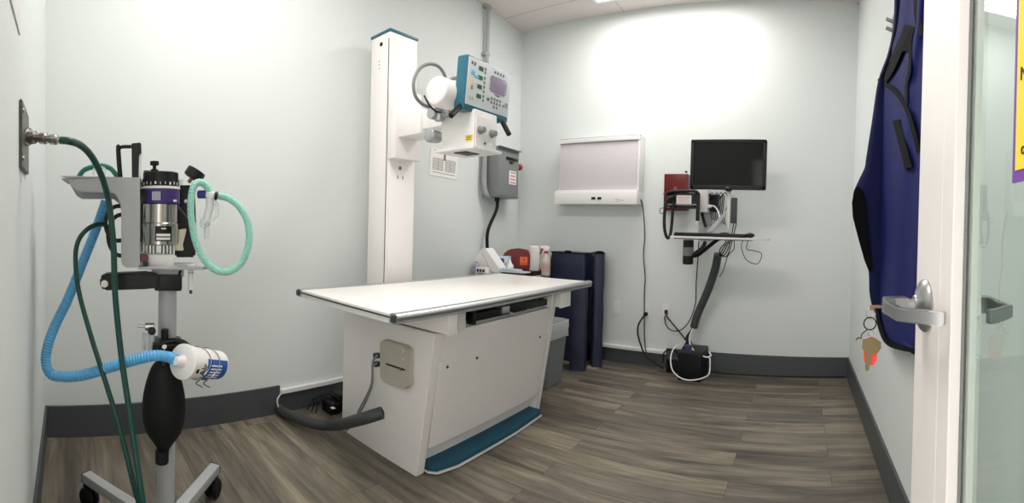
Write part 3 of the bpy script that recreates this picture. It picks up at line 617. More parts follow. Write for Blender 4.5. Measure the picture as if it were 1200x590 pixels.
# ---- outlets
def plate(px, py, w, h, label, kind):
    c = at(px, py, y=YB); t = thing('wall_outlet', label, 'wall outlet', (c.x, YB, c.z))
    pf = obj('cover_plate', prism(B(), rrect((c.x, YB - .006, c.z), X, Z, w, h, .006), (0, .006, 0), .0015), M_whitep, t)
    if kind == 'blank':
        obj('toggle', box(B(), (c.x, YB - .008, c.z), (.012, .008, .026), .002), M_whitep, pf)
    else:
        for dz in (-.021, .021):
            r = obj('receptacle', prism(B(), rrect((c.x, YB - .008, c.z + dz), X, Z, .030, .028, .008), (0, .002, 0)), M_whitep, pf)
            
    return t
plate(723, 360, .066, .108, 'leftmost white wall plate, beside the navy pads', 'blank')
plate(757.5, 363.5, .068, .112, 'white outlet plate under the lightbox cord', 'duplex')
plate(781, 364.5, .068, .112, 'right hand white outlet plate nearest the computer cables', 'duplex')
bm = B(); c = at(756.5, 368.5, y=YB - .025); cyl(bm, c + Y * .018, c - Y * .012, .016); tube(bm, [c - Y * .01, at(752, 374, y=3.52), at(748, 382, y=3.51), at(747.5, 392, y=3.51), at(751, 405, y=3.50), at(756, 416, y=3.49), at(766, 424, y=3.47), at(777, 432, y=3.43)], .0065, 10); tag(obj('extension_cord', bm, M_black), 'black plug and cord looping from the outlet below the lightbox', 'cord')
bm = B(); c = at(780.5, 366, y=YB - .025); box(bm, c + Y * .005, (.022, .03, .03), .004); tube(bm, [c - Y * .01, at(782, 372, y=3.52), at(791, 383, y=3.51), at(800, 394, y=3.49), at(806, 402, y=3.46)], .0055, 10); tag(obj('extension_cord', bm, M_black), 'straight black cord slanting from the right outlet to the cable bundle', 'cord')
bm = B(); tube(bm, [at(819, 283, y=3.40), at(818, 300, y=3.45), at(816, 330, y=3.52), at(815, 355, y=3.53), at(810, 372, y=3.53), at(803, 383, y=3.53), at(795, 388, y=3.53), at(786, 387, y=3.53), at(780, 380, y=3.54), at(779, 370, y=3.545)], .004, 8); tag(obj('thin_cable', bm, M_black), 'thin black cable sweeping in a loop from under the keyboard tray to the outlet', 'cable')

# ================================================================= COMPUTER MOUNT
t = thing('computer_wall_mount', 'wall mounted workstation arm with white keyboard tray and silver post', 'wall mount', at(830, 262, y=YB))
zk = H - .020
# wall plate and arms
pw = at(826, 262, y=3.55)
bm = B(); box(bm, (pw.x, YB - .012, pw.z + .05), (.10, .024, .36), .004); obj('wall_plate', bm, M_greyenamel, t)
bm = B(); a = Vector((pw.x + .02, 3.52, .93)); jb = at(806.5, 295, y=3.36)
cyl(bm, Vector((jb.x, jb.y, at(806, 281, y=3.36).z)), Vector((jb.x, jb.y, at(806, 310, y=3.36).z)), .040, 28, .006); obj('arm_joint', bm, M_black, t)
obj('joint_band', cyl(B(), Vector((jb.x, jb.y, at(806, 300, y=3.36).z)), Vector((jb.x, jb.y, at(806, 290, y=3.36).z)), .041, 28), M_grey, t)
bm = B(); tube(bm, [Vector((jb.x, jb.y, jb.z - .03)), at(817, 299, y=3.34), at(828, 291, y=3.30), at(841, 281, y=3.25), at(850, 277, y=3.2)], lambda s: .017 - .004 * s, 12); obj('lower_arm', bm, M_black, t)
bm = B(); tube(bm, [at(812, 299, y=3.37), at(822, 292, y=3.45), at(826, 285, y=3.54)], .016, 12); obj('wall_arm', bm, M_black, t)
bm = B(); u0 = at(832, 272, y=3.30); u1 = at(853, 246, y=3.32); prism(bm, [u0 - X * .03, u0 + X * .02, u1 + X * .015, u1 - X * .01], (0, .02, 0), .003); obj('angled_arm', bm, M_greyenamel, t)
# tray
ty0, ty1 = 3.03, 3.27
tl, trr = at(789, 278, y=3.15).x, at(903, 274, y=3.15).x
trp = [(tl + .01, ty0), (trr - .12, ty0), (trr - .02, ty0 + .07), (trr, ty0 + .12), (trr - .02, ty1 - .05), (trr - .12, ty1), (tl + .02, ty1), (tl, ty1 - .03), (tl, ty0 + .03)]
obj('keyboard_tray', prism(B(), [(a, b, zk - .014) for a, b in trp], (0, 0, .014), .003), M_whitep, t)
obj('tray_underside', prism(B(), [(tl + .03, ty0 + .02, zk - .020), (trr - .13, ty0 + .02, zk - .020), (trr - .13, ty1 - .02, zk - .020), (tl + .03, ty1 - .02, zk - .020)], (0, 0, .006), .002), M_dark, t)
ps = at(854, 250, y=3.27)
bm = B(); box2(bm, (ps.x - .014, 3.255, zk), (ps.x + .012, 3.285, at(854, 215, y=3.27).z), .003); obj('silver_post', bm, mat('silver_paint', (214, 214, 212), .35, .2), t)
bm = B(); box2(bm, (ps.x + .018, 3.24, at(860, 262, y=3.25).z), (ps.x + .060, 3.275, at(860, 232, y=3.25).z), .004); obj('cable_cover', bm, M_dark, t)
obj('cover_bracket', box2(B(), (ps.x + .012, 3.245, at(858, 233, y=3.25).z), (ps.x + .045, 3.27, at(858, 228, y=3.25).z), .003), M_whitep, t)
bm = B(); c = at(849, 268, y=3.20); c.z = zk; lathe(bm, c, Z, [(0, .066), (.010, .064), (.018, .045), (.030, .03), (.034, .012)], 30); obj('tilt_base', bm, M_black, t)
bm = B(); lathe(bm, Vector((ps.x, 3.22, at(854, 219, y=3.22).z)), Y, [(-.02, .035), (.02, .035), (.03, .02)], 20); obj('tilt_head', bm, M_black, t)
# monitor
c = at(853.5, 193.3, y=3.19); mo = thing('computer_monitor', 'wide black computer monitor, switched off, above the keyboard', 'monitor', (c.x, c.y, c.z - .18))
mw, mh = at(898, 193, y=3.18).x - at(809, 193, y=3.18).x, at(853, 164, y=3.18).z - at(853, 222.8, y=3.18).z
obj('back_shell', prism(B(), rrect((c.x, 3.175, c.z), X, Z, mw, mh, .012), (0, .03, 0), .004), M_black, mo)
obj('screen', box(B(), (c.x, 3.1745, c.z + .004), (mw - .05, .003, mh - .055)), M_screenoff, mo)
bm = B()
for a, b, w, h_ in ((0, mh / 2 - .0115, mw - .01, .022), (0, -mh / 2 + .015, mw - .01, .028), (-mw / 2 + .0125, 0, .022, mh - .01), (mw / 2 - .0125, 0, .022, mh - .01)): box(bm, (c.x + a, 3.172, c.z + b), (w, .008, h_), .002)
obj('bezel', bm, M_black, mo); obj('maker_mark', box(B(), (c.x, 3.1675, c.z - mh / 2 + .015), (.02, .001, .007)), M_ink, mo)
obj('mount_box', box(B(), (c.x, 3.208, c.z - .03), (.16, .014, .16), .006), M_black, mo)
# keyboard and mouse
c = at(832, 275, y=3.09); kb = thing('keyboard', 'black keyboard lying on the white wall tray', 'keyboard', (c.x, 3.09, zk))
kw = at(873, 275, y=3.08).x - at(790, 275, y=3.08).x
obj('key_base', prism(B(), [(c.x - kw / 2, 3.045, zk), (c.x + kw / 2, 3.045, zk), (c.x + kw / 2, 3.175, zk), (c.x - kw / 2, 3.175, zk)], (0, 0, .019), .004), M_black, kb)
bm = B(); nkx = 18
for r_ in range(5):
    for k in range(nkx):
        if r_ == 0 and 4 < k < 9: continue
        box(bm, (c.x - kw / 2 + .018 + k * (kw - .036) / (nkx - 1), 3.06 + .023 * r_, zk + .022), ((kw - .036) / nkx * .84, .018, .007), .0015)
bm2 = obj('key_field', bm, M_dark, kb)
c = at(879, 272, y=3.13); ms = thing('computer_mouse', 'black mouse at the right end of the keyboard tray', 'mouse', (c.x, 3.13, zk))
bm = B(); bmesh.ops.create_uvsphere(bm, u_segments=24, v_segments=14, radius=1)
for v_ in bm.verts: v_.co = Vector((c.x + v_.co.x * .033, 3.13 + v_.co.y * .052, zk + max(0, (v_.co.z * .5 + .5) ** .8 * .034)))
obj('mouse_body', bm, M_black, ms); obj('scroll_wheel', cyl(B(), (c.x - .004, 3.10, zk + .030), (c.x + .004, 3.10, zk + .030), .007), M_dark, ms)
# red box on the wall
a, b = at(778.5, 204, y=3.50), at(805, 247, y=3.50)
rb = thing('red_wall_box', 'dark red box on the wall left of the monitor', 'wall box', ((a.x + b.x) / 2, YB, b.z))
obj('case', box2(B(), (a.x, 3.50, b.z), (b.x, YB, a.z), .004), M_darkred, rb)
obj('case_rim', box2(B(), (a.x - .002, 3.492, at(790, 228, y=3.5).z), (b.x + .002, 3.502, at(790, 226.5, y=3.5).z)), M_dark, rb)
bm = B(); c = at(791, 222, y=3.498)
for dx, dz in ((-.006, .008), (.006, .014), (0, -.006), (.012, -.002)): box(bm, (c.x + dx, 3.498, c.z + dz), (.007, .004, .010))
obj('pink_blocks', bm, mat('pink_plastic', (206, 110, 100), .4), rb)  # small pink blocks on the case front
obj('lock', lathe(B(), at(804, 202.5, y=3.51) , Z, [(0, .012), (.012, .010)], 14), M_black, rb)
# power unit with coiled strap
a, b = at(783, 226, y=3.36), at(817, 243, y=3.36)
pu = thing('cable_organizer', 'black equipment cradle with a white label and looping black strap', 'equipment cradle', ((a.x + b.x) / 2, 3.42, b.z))
obj('cradle', box2(B(), (a.x, 3.36, b.z + .01), (b.x - .01, 3.44, a.z), .010), M_black, pu)
obj('upper_bar', tube(B(), [Vector((a.x - .01, 3.35, a.z - .01)), Vector((a.x + .04, 3.35, a.z + .008)), Vector((b.x - .03, 3.35, a.z + .012)), Vector((b.x + .005, 3.35, a.z - .005))], .012, 10), M_black, pu)
obj('lower_bar', box2(B(), (a.x - .01, 3.345, b.z + .012), (b.x + .0, 3.36, b.z + .022), .003), M_grey, pu)
obj('lower_tray', box2(B(), (a.x + .02, 3.35, b.z - .01), (b.x - .02, 3.42, b.z + .010), .004), M_black, pu)
l0, l1 = at(793, 229, y=3.355), at(810, 241, y=3.355)
lb = obj('white_label', box2(B(), (l0.x, 3.353, l1.z), (l1.x, 3.3595, l0.z)), M_paper, pu)
bm = B()
for k in range(4): box2(bm, (l0.x + .012, 3.3515, l0.z - .016 - .014 * k), (l1.x - .012, 3.353, l0.z - .013 - .014 * k))
obj('label_text', bm, mat('faded_red_print', (196, 120, 128), .6), lb)
obj('right_post', box2(B(), (at(816, 230, y=3.35).x, 3.345, at(816, 259, y=3.35).z), (at(820, 230, y=3.35).x, 3.37, at(816, 226, y=3.35).z), .004), M_black, pu)
obj('strap_loop', tube(B(), [at(789, 231, y=3.33), at(783, 233, y=3.31), at(780, 240, y=3.30), at(778.5, 255, y=3.29), at(779, 270, y=3.29), at(782, 279, y=3.29), at(785.5, 275, y=3.30), at(787.5, 260, y=3.32), at(788.5, 245, y=3.33), at(790, 236, y=3.34)], .0115, 10), M_black, pu)
obj('hook', tube(B(), [at(780, 250, y=3.34), at(774, 250, y=3.34), at(773.5, 245, y=3.34), at(779, 243.5, y=3.35), at(788, 243, y=3.36)], .004, 8), M_grey, pu)
obj('nozzle', cyl(B(), at(816.8, 259, y=3.35), at(816.8, 264, y=3.35), .006), M_whitep, pu)
obj('bracket', tube(B(), [at(822, 247, y=3.46), at(824, 256, y=3.44), at(827, 266, y=3.42)], .012, 10), M_black, pu)
# white adapter box and small black boxes by it
a, b = at(819, 222, y=3.40), at(829, 249, y=3.40); wbx = obj('white_junction_box', box2(B(), (a.x, 3.40, b.z), (b.x, 3.54, a.z), .004), M_whitep); tag(wbx, 'narrow white box on the wall under the left edge of the monitor', 'junction box')
a, b = at(829.5, 228, y=3.46), at(840, 248, y=3.46); tag(obj('network_box', box2(B(), (a.x, 3.46, b.z), (b.x, YB, a.z), .004), M_black), 'small black box behind the tangle of wires below the monitor', 'device')
bm = B(); tube(bm, [at(830, 242, y=3.40), at(837, 242, y=3.38), at(841.5, 248, y=3.37), at(843.5, 256, y=3.36)], .006, 8); box(bm, at(831.5, 242, y=3.40), (.03, .02, .024), .004); tag(obj('network_cable', bm, M_whitep), 'white plug and cable arching from the black box toward the post', 'cable')
for k in range(7):
    x0 = 832 + 2.6 * k; bm = B(); tube(bm, [at(x0 - 4, 232 + 2 * (k % 3), y=3.46), at(x0 + 3, 226 + 3 * (k % 2), y=3.40), at(x0 + 5 - k % 3, 238, y=3.38), at(x0 + 1, 250 + k, y=3.40), at(x0 + 3, 258 + k, y=3.40)], .0035, 6)
    tag(obj('signal_cable', bm, M_black), 'thin black wire tangled behind the silver post below the monitor', 'cable', 'wires behind the post')
for k in range(5):
    x0 = 845 + 3 * k; bm = B(); tube(bm, [at(x0 + 6, 262 if k > 2 else 282, y=3.30), at(x0 + 4 - k, 286, y=3.31), at(x0 - 1 - k, 292 + 2 * k, y=3.33), at(843 + .5 * k, 300, y=3.35)], .004, 6)
    tag(obj('signal_cable', bm, M_black), 'thin black wire dropping from the keyboard tray into the spiral sleeve', 'cable', 'wires entering the sleeve')
bm = B(); tube(bm, [at(875, 277, y=3.27), at(876, 284, y=3.30), at(875, 292, y=3.33), at(883, 294, y=3.36), at(892, 297, y=3.38), at(891, 305, y=3.38), at(886, 310, y=3.38), at(875, 305, y=3.36), at(870, 295, y=3.34), at(869, 286, y=3.30), at(874, 278, y=3.25)], .0028, 6, k=5); tag(obj('mouse_cable', bm, M_black), 'thin wire making a square loop below the right of the tray', 'cable')
bm = B(); tube(bm, [at(860, 279, y=3.28), at(860, 292, y=3.33), at(853, 300, y=3.36), at(848, 316, y=3.40), at(843, 325, y=3.42)], .003, 6); tag(obj('thin_cable', bm, M_black), 'thin black wire falling beside the top of the spiral sleeve', 'cable')
# spiral sleeve
bm = B(); tube(bm, [at(841.5, 298, y=3.36), at(838, 316, y=3.40), at(831, 337, y=3.43), at(823, 356, y=3.46), at(817, 370, y=3.47), at(813, 384, y=3.48)], .029, 18, rib=.0025, pitch=.012); tag(obj('cable_sleeve', bm, M_spiral), 'dark spiral cable sleeve slanting down from tray to floor', 'cable sleeve')
for k in range(5):
    bm = B(); tube(bm, [at(812 + .6 * k, 383, y=3.48), at(808 - k, 392 + k, y=3.46), at(804 + 1.5 * k, 402, y=3.44), at(798 + 3 * k, 412, y=3.42)], .006, 8); tag(obj('power_cable', bm, M_black), 'black cable running from the sleeve into the floor battery unit', 'cable', 'cables into the battery unit')
bm = B(); tube(bm, [at(812, 385, y=3.46), at(808, 396, y=3.44), at(810, 407, y=3.42), at(818, 415, y=3.38), at(828, 419, y=3.36), at(833, 417, y=3.37), at(831, 413, y=3.40)], .006, 10); tag(obj('white_cable', bm, M_whitep), 'white cable hooking right above the black battery unit', 'cable')
bm = B(); tube(bm, [at(798, 404, y=3.40), at(790, 408, y=3.34), at(786, 420, y=3.27), at(788, 434, y=3.22), at(797, 443, y=3.19), at(808, 446, y=3.18), at(822, 444, y=3.19), at(831, 438, y=3.24), at(832, 420, y=3.32)], .005, 10); tag(obj('white_cable', bm, M_whitep), 'large white cable loop drooping across the front of the battery unit', 'cable')
# battery unit on the floor
f0, f1 = at(794, 446, z=0), at(820, 445, z=0)
up_ = thing('battery_backup', 'black battery backup box on the floor under the computer mount', 'battery unit', (f0 + f1) / 2)
zt_ = at(808, 417, y=3.24).z
obj('case', box2(B(), (f0.x, f0.y, 0), (f1.x + .02, f0.y + .28, zt_), .008), M_black, up_)
obj('front_panel', box2(B(), (f0.x + .01, f0.y - .004, .02), (f1.x + .01, f0.y + .002, zt_ - .012), .002), M_rubber, up_)
c = at(808, 412, y=3.3); obj('violet_plug', box(B(), (c.x - .01, 3.30, zt_ + .03), (.05, .04, .06), .006), mat('dim_violet_plastic', (58, 48, 92), .5), up_)
f2 = at(783, 437, z=0); pa2 = thing('surge_protector', 'small black power block beside the battery box', 'power block', f2 + Vector((0, .05, 0)))
obj('case', box2(B(), (f2.x - .02, f2.y, 0), (f0.x - .005, f2.y + .10, .10), .008), M_black, pa2)
obj('outlet_row', box2(B(), (f2.x - .015, f2.y + .01, .10), (f0.x - .01, f2.y + .08, .108), .003), M_dark, pa2)
bm = B(); tube(bm, [at(777, 425, y=3.40), at(778, 414, y=3.38), at(785, 410, y=3.36), at(792, 412, y=3.36), at(795, 420, y=3.36)], .005, 8); tag(obj('extension_cord', bm, M_black), 'black cord arched over the small power block', 'cord')
bm = B(); tube(bm, [at(832, 436, y=3.42), at(850, 438.5, y=3.53), at(890, 440.5, y=3.55), at(940, 441.8, y=3.555), at(990, 442, y=3.555)], .004, 8); tag(obj('floor_cable', bm, M_black), 'thin dark cable lying along the back wall baseboard', 'cable')

# ================================================================= OPEN GLASS DOOR
dx_, dy0, dy1 = .200, -.095, .765
TD = .044
bm = B()
box2(bm, (dx_, dy1 - .133, .01), (dx_ + TD, dy1, 2.12), .002); box2(bm, (dx_, dy0, .01), (dx_ + TD, dy0 + .133, 2.12), .002)
box2(bm, (dx_, dy0 + .133, .01), (dx_ + TD, dy1 - .133, .26)); box2(bm, (dx_, dy0 + .133, 1.99), (dx_ + TD, dy1 - .133, 2.12))
# raised glazing bead
gb0, gb1 = dy0 + .133, dy1 - .133
for s in (0, 1):
    xx = dx_ + (TD - .0165) * s
    box2(bm, (xx, gb1 - .050, .26), (xx + .0165, gb1, 1.99), .002); box2(bm, (xx, gb0, .26), (xx + .0165, gb0 + .05, 1.99), .002)
door = struct('door_1', bm, M_door, 'open white framed glass door')
door['category'] = 'door'
obj('glass_pane', box2(B(), (dx_ + .019, gb0 - .01, .24), (dx_ + .025, gb1 - .005, 2.0)), glass_mat(), door, 0)
bm = B(); box2(bm, (dx_ + .0155, gb1 - .053, .26), (dx_ + .019, gb1 - .050, 1.99)); obj('glazing_gasket', bm, M_grey, door)
lz = at(1085, 358, x=dx_).z; ly = .703
ro = obj('lever_rose', lathe(B(), (dx_, ly, lz), (-1, 0, 0), [(0, .041), (.003, .0415), (.008, .038), (.012, .030), (.016, .018), (.020, .015)], 40), M_nickel, door)
def lever(s):
    x0 = dx_ if s < 0 else dx_ + TD
    bm = B(); cyl(bm, (x0, ly, lz), (x0 + s * .045, ly, lz), .0105, 20)
    lo = []
    for (a, b, hw, hh) in ((.040, .012, .0, .012), ):
        pass
    # hub block then bar sweeping towards the hinge and returning to the door
    pth = [((.030, .016), (.030, -.014)), ((.055, .016), (.052, -.016)), ((.068, .010), (.056, -.030)), ((.070, -.030), (.058, -.045)), ((.066, -.085), (.056, -.083)), ((.030, -.118), (.022, -.112)), ((.012, -.128), (.006, -.120))]
    L1 = []
    for (p, q_) in pth:
        zz = .013 if p[0] > .03 or p[1] > 0 else .010
        if p[1] < -.02: zz = .0095
        L1.append([Vector((x0 + s * p[0], ly + p[1], lz - zz)), Vector((x0 + s * q_[0], ly + q_[1], lz - zz)), Vector((x0 + s * q_[0], ly + q_[1], lz + zz)), Vector((x0 + s * p[0], ly + p[1], lz + zz))])
    t_ = B(); loft(t_, L1, True, True); bmesh.ops.bevel(t_, geom=t_.edges[:], offset=.0015, segments=2, affect='EDGES'); _merge(bm, t_); return bm
lv = obj('lever_handle', lever(-1), M_nickel, door)
obj('lever_rose', lathe(B(), (dx_ + TD, ly, lz), (1, 0, 0), [(0, .041), (.003, .0415), (.008, .038), (.012, .030), (.016, .018), (.020, .015)], 40), M_nickel, door)
obj('lever_handle', lever(1), M_nickel, door)
for z_ in (.25, 1.07, 1.9): obj('hinge', cyl(B(), (dx_ + TD + .004, dy0 - .004, z_ - .05), (dx_ + TD + .004, dy0 - .004, z_ + .05), .007), M_nickel, door)
# keys in the lever
kt = Vector((dx_ - .070, ly, lz)); kn = at(1020, 361, y=ly + .0)
ky = thing('door_keys', 'worn brass keys with an orange tag hanging from the door lever', 'keys', kn - Z * .06)
bm = B(); box(bm, (kt + kn) / 2 , ((kt - kn).length, .0022, .0045), .0006); box(bm, kn + X * .003, (.008, .0026, .0075), .0008); obj('inserted_key', bm, M_tan, ky)
def ringp(c, r, ax1, ax2, n=18): return [c + ax1 * math.cos(2 * PI * i / n) * r + ax2 * math.sin(2 * PI * i / n) * r for i in range(n + 1)]
c1 = at(1020.5, 368, y=ly); s_ = .00135
obj('split_ring', tube(B(), ringp(c1, .0075, X, Z), .0007, 6, k=2), M_steel, ky)
c2 = at(1019.5, 379.5, y=ly); obj('black_ring', tube(B(), ringp(c2, .0095, X, Z), .0011, 6, k=2), M_black, ky)
obj('wire_tail', tube(B(), [at(1016, 387, y=ly), at(1010, 392, y=ly), at(1009, 397, y=ly), at(1006, 396, y=ly), at(1003, 399, y=ly)], .0009, 6), M_black, ky)
obj('ring_link', tube(B(), ringp(at(1020.5, 391, y=ly), .004, X, Z), .0006, 6, k=2), M_steel, ky)
tp = [at(a, b, y=ly + .004) for a, b in ((1016, 397), (1022, 395), (1027, 399), (1028, 410), (1027.5, 423), (1024, 428), (1017, 429), (1012.5, 424), (1012, 405))]
obj('orange_tag', prism(B(), tp, (0, .002, 0), .0004), mat('orange_red_plastic', (232, 62, 36), .4), ky)
kp = [at(a, b, y=ly) for a, b in ((1011, 398), (1025, 396), (1032, 401), (1032.5, 408), (1028, 414), (1021, 415), (1018, 434), (1015, 435.5), (1013.5, 432), (1014.5, 414), (1010, 408))]
obj('brass_key', prism(B(), kp, (0, -.0022, 0), .0004), M_bronze, ky)
# poster on the door glass
pz = at(1188.5, 215, x=dx_ + .019).z; py_ = at(1188.5, 215, x=dx_ + .019).y
ptr = thing('door_poster', 'yellow poster with purple border stuck on the door glass', 'poster', (dx_ + .018, py_ - .14, pz))
obj('sheet', box2(B(), (dx_ + .0165, py_ - .28, pz), (dx_ + .0185, py_, pz + .43)), M_ppurple, ptr)
obj('yellow_field', box2(B(), (dx_ + .0155, py_ - .27, pz + .012), (dx_ + .0168, py_ - .008, pz + .42)), M_yellow, ptr)
bm = B(); text(bm, 'S', Vector((dx_ + .015, py_ - .040, pz + .32)), -Y, Z, .10); obj('purple_heading', bm, M_ppurple, ptr)
bm = B(); text(bm, 'os', Vector((dx_ + .015, py_ - .030, pz + .032)), -Y, Z, .018); obj('dark_text', bm, M_inkd, ptr); bm = B(); text(bm, 'N', Vector((dx_ + .015, py_ - .024, pz + .11)), -Y, Z, .02); obj('dark_text', bm, M_inkd, ptr)

# ================================================================= LEAD APRONS ON THE RIGHT WALL
hk = thing('apron_rack', 'steel wall rack with prongs holding the blue aprons', 'coat rack', (XR, 2.0, 2.1))
hz = at(1048, 13, x=.36).z
obj('rack_plate', box2(B(), (XR - .012, 1.3, hz - .02), (XR, 2.12, hz + .10), .003), M_nickel, hk)
for k, (yy, zz) in enumerate(((2.03, hz), (2.03, hz + .04), (1.45, hz))): obj('prong', cyl(B(), (XR - .01, yy, zz - .005), (XR - .055 if k < 2 else .30, yy, zz + .01), .008), M_nickel, hk)
def cloth(rows, depthf, thick, name, m, parent, wave=.010, nseg=26):
    """rows: (py, pxL, pxR); front surface follows depthf(s, z) and the back lies THICK behind it"""
    R = []; sp_ = spline([Vector(r) for r in rows], 5)
    for j, r_ in enumerate(sp_):
        ring = []
        for i in range(nseg): # front, left to right
            s = i / (nseg - 1); p = depthf(r_.y + (r_.z - r_.y) * s, r_.x, s, 0); ring.append(p)
        for i in range(nseg):
            s = 1 - i / (nseg - 1); p = depthf(r_.y + (r_.z - r_.y) * s, r_.x, s, 1); ring.append(p)
        R.append(ring)
    return obj(name, loft(B(), R, True, True), m, parent, 60)
ap = thing('lead_apron', 'long royal blue lead apron hanging nearest the door, with black binding', 'apron', (.36, 1.65, .7))
def d_main(px, py, s, back):
    bul = .018 * math.sin(PI * min(1, s * 1.0)) + .006 * math.sin(s * 14 + py * .012)
    e = .02 * (1 - abs(2 * s - 1) ** 6)
    return at(px, py, x=.362 - bul) + (X * (e * 1.4) if back else Vector((0, 0, 0)))
rows = [(-30, 1056, 1094), (0, 1055, 1094), (35, 1051, 1094), (62, 1043, 1094), (82, 1035, 1094), (96, 1031, 1094), (112, 1032.5, 1094), (180, 1031.5, 1094), (260, 1031, 1094), (320, 1029, 1094), (358, 1027, 1094), (380, 1030, 1094), (395, 1036, 1094), (403, 1044, 1094), (408, 1060, 1094), (411, 1078, 1094)]
A_ = cloth(rows, d_main, .03, 'apron_body', M_cloth, ap)
def band(pts, w, x_, name='binding'):
    L1 = []; P = spline([Vector((a, b, 0)) for a, b in pts], 5)
    for i, p in enumerate(P):
        t_ = (P[min(i + 1, len(P) - 1)] - P[max(i - 1, 0)]).normalized(); n_ = Vector((-t_.y, t_.x, 0)) * w / 2
        a, b = p + n_, p - n_; L1.append([at(a.x, a.y, x=x_), at(b.x, b.y, x=x_), at(b.x, b.y, x=x_ + .006), at(a.x, a.y, x=x_ + .006)])
    return L1
def surf(px):  # front surface x of the main panel, a hair in front
    s = min(1, max(0, (px - 1031) / 63)); return .362 - .018 * math.sin(PI * s) - .0085
def bandm(pts, w, name='binding'):
    L1 = []; P = spline([Vector((a, b, 0)) for a, b in pts], 5)
    for i, p in enumerate(P):
        t_ = (P[min(i + 1, len(P) - 1)] - P[max(i - 1, 0)]).normalized(); n_ = Vector((-t_.y, t_.x, 0)) * w / 2
        a, b = p + n_, p - n_; L1.append([at(a.x, a.y, x=surf(a.x)), at(b.x, b.y, x=surf(b.x)), at(b.x, b.y, x=surf(b.x) + .008), at(a.x, a.y, x=surf(a.x) + .008)])
    obj(name, loft(B(), L1, True, True), M_trim, ap)
bandm([(1063, 36), (1052, 60), (1042, 82), (1032, 97)], 10); bandm([(1030, 96), (1044, 103), (1055, 115), (1063, 130), (1070, 152), (1076, 178)], 5); bandm([(1066, 30), (1062, 45), (1062, 60)], 13)
bandm([(1074, 0), (1075, 20), (1081, 42)], 7); bandm([(1066, 50), (1066, 80), (1062, 100), (1062, 122)], 3.5)
bandm([(1027, 362), (1031, 383), (1038, 400), (1050, 407), (1070, 411), (1090, 413)], 5, 'hem')
bandm([(1050, 141), (1064.5, 197)], 8.5, 'hook_and_loop_patch')
ap2 = thing('lead_apron', 'royal blue apron behind, its black lined armhole gaping to the left', 'apron', (.3, 2.05, .95))
def ysec(py): return 2.05 - .22 * min(1.25, max(0, (110 - py) / 110))
def d_sec(px, py, s, back):
    e = .05 * (1 - abs(2 * s - 1) ** 4); return at(px, py, y=ysec(py) - .5 * e) + (Y * (e * .9) if back else Vector((0, 0, 0)))
rows = [(-30, 1049, 1057), (20, 1048, 1056), (60, 1041, 1052), (95, 1029, 1044), (140, 1022, 1041), (185, 1015, 1041), (197, 1013, 1041), (212, 1006, 1041), (227, 1000, 1041), (248, 1000, 1041), (273, 1006.5, 1041), (300, 1014, 1041), (320, 1018, 1041), (345, 1019, 1041), (365, 1024, 1041), (380, 1033, 1041)]
cloth(rows, d_sec, .03, 'apron_body', mat('deep_blue_nylon', (17, 21, 66), .75, var=.12, scale=9, bump=.3, spec=.2), ap2)
bm = B(); out = [(1001, 223), (1006, 218), (1012, 225), (1014.5, 240), (1016, 262), (1019, 290), (1022, 315), (1019, 320), (1013, 305), (1006, 280), (999.5, 255), (998.5, 238)]
prism(bm, [at(a, b, y=2.008) for a, b in out], (0, .008, 0), .002); obj('armhole_lining', bm, M_trim, ap2)
bm = B(); prism(bm, [at(a, b, y=1.86) for a, b in ((1031, 95), (1036, 90), (1047, 60), (1052, 35), (1049, 35), (1042, 65))], (0, .008, 0), .002); obj('binding', bm, M_trim, ap2)
ap3 = thing('lead_apron', 'dark lower edge of an apron peeking below the long blue one at the door', 'apron', (.39, 1.5, .66))
bm = B(); prism(bm, [at(a, b, x=.392) for a, b in ((1056, 395), (1094, 395), (1094, 424), (1078, 420), (1066, 414))], (.014, 0, 0), .004); obj('apron_body', bm, M_trim, ap3)

# ================================================================= ANAESTHESIA MACHINE
P0 = Vector((-1.43, .312, 0)); NA = P0.normalized(); RA = Vector((NA.y, -NA.x, 0)); DA = P0.length   # RA points right, NA away
def am(px, py, w=0):
    r = ray(px, py); s = (DA + w) / NA.dot(Vector((r.x, r.y, 0))); return Vector((0, 0, H)) + r * s
FA = (RA, NA, Z)
t = thing('anesthesia_machine', 'grey pole stand anaesthesia machine with steel vaporizer on its shelf', 'anaesthesia machine', P0)
zsh = am(200, 314).z
obj('pole', lathe(B(), P0 + Z * .09, Z, [(0, .029), (zsh - .10, .029)], 28), M_greyenamel, t)
hub = obj('base_hub', lathe(B(), P0 + Z * .07, Z, [(0, .05), (.004, .055), (.07, .055), (.075, .04), (.09, .032)], 28), M_greyenamel, t)
for dv in (Vector((-.285, -.215)), Vector((-.28, .25)), Vector((.20, .28)), Vector((.30, -.10)), Vector((.0, -.32))):
    d_ = Vector((dv.x, dv.y, 0)); L_n = .38; d_.normalize(); s_ = Z.cross(d_)
    lg = obj('leg', box(B(), P0 + d_ * (L_n / 2 + .02) + Z * .105, (L_n, .040, .034), .004, (d_, s_, Z)), M_greyenamel, t)
    e = P0 + d_ * (L_n + .0); 
    obj('leg_cap', box(B(), e + d_ * .021 + Z * .105, (.004, .042, .036), .002, (d_, s_, Z)), M_dark, lg)
    bm = B()
    for k in (-1, 1): cyl(bm, e + s_ * (k * .006) + Z * .036, e + s_ * (k * .024) + Z * .036, .036, 24, .006)
    box(bm, e + Z * .07, (.045, .03, .03), .008, (d_, s_, Z)); obj('caster', bm, M_rubber, lg)
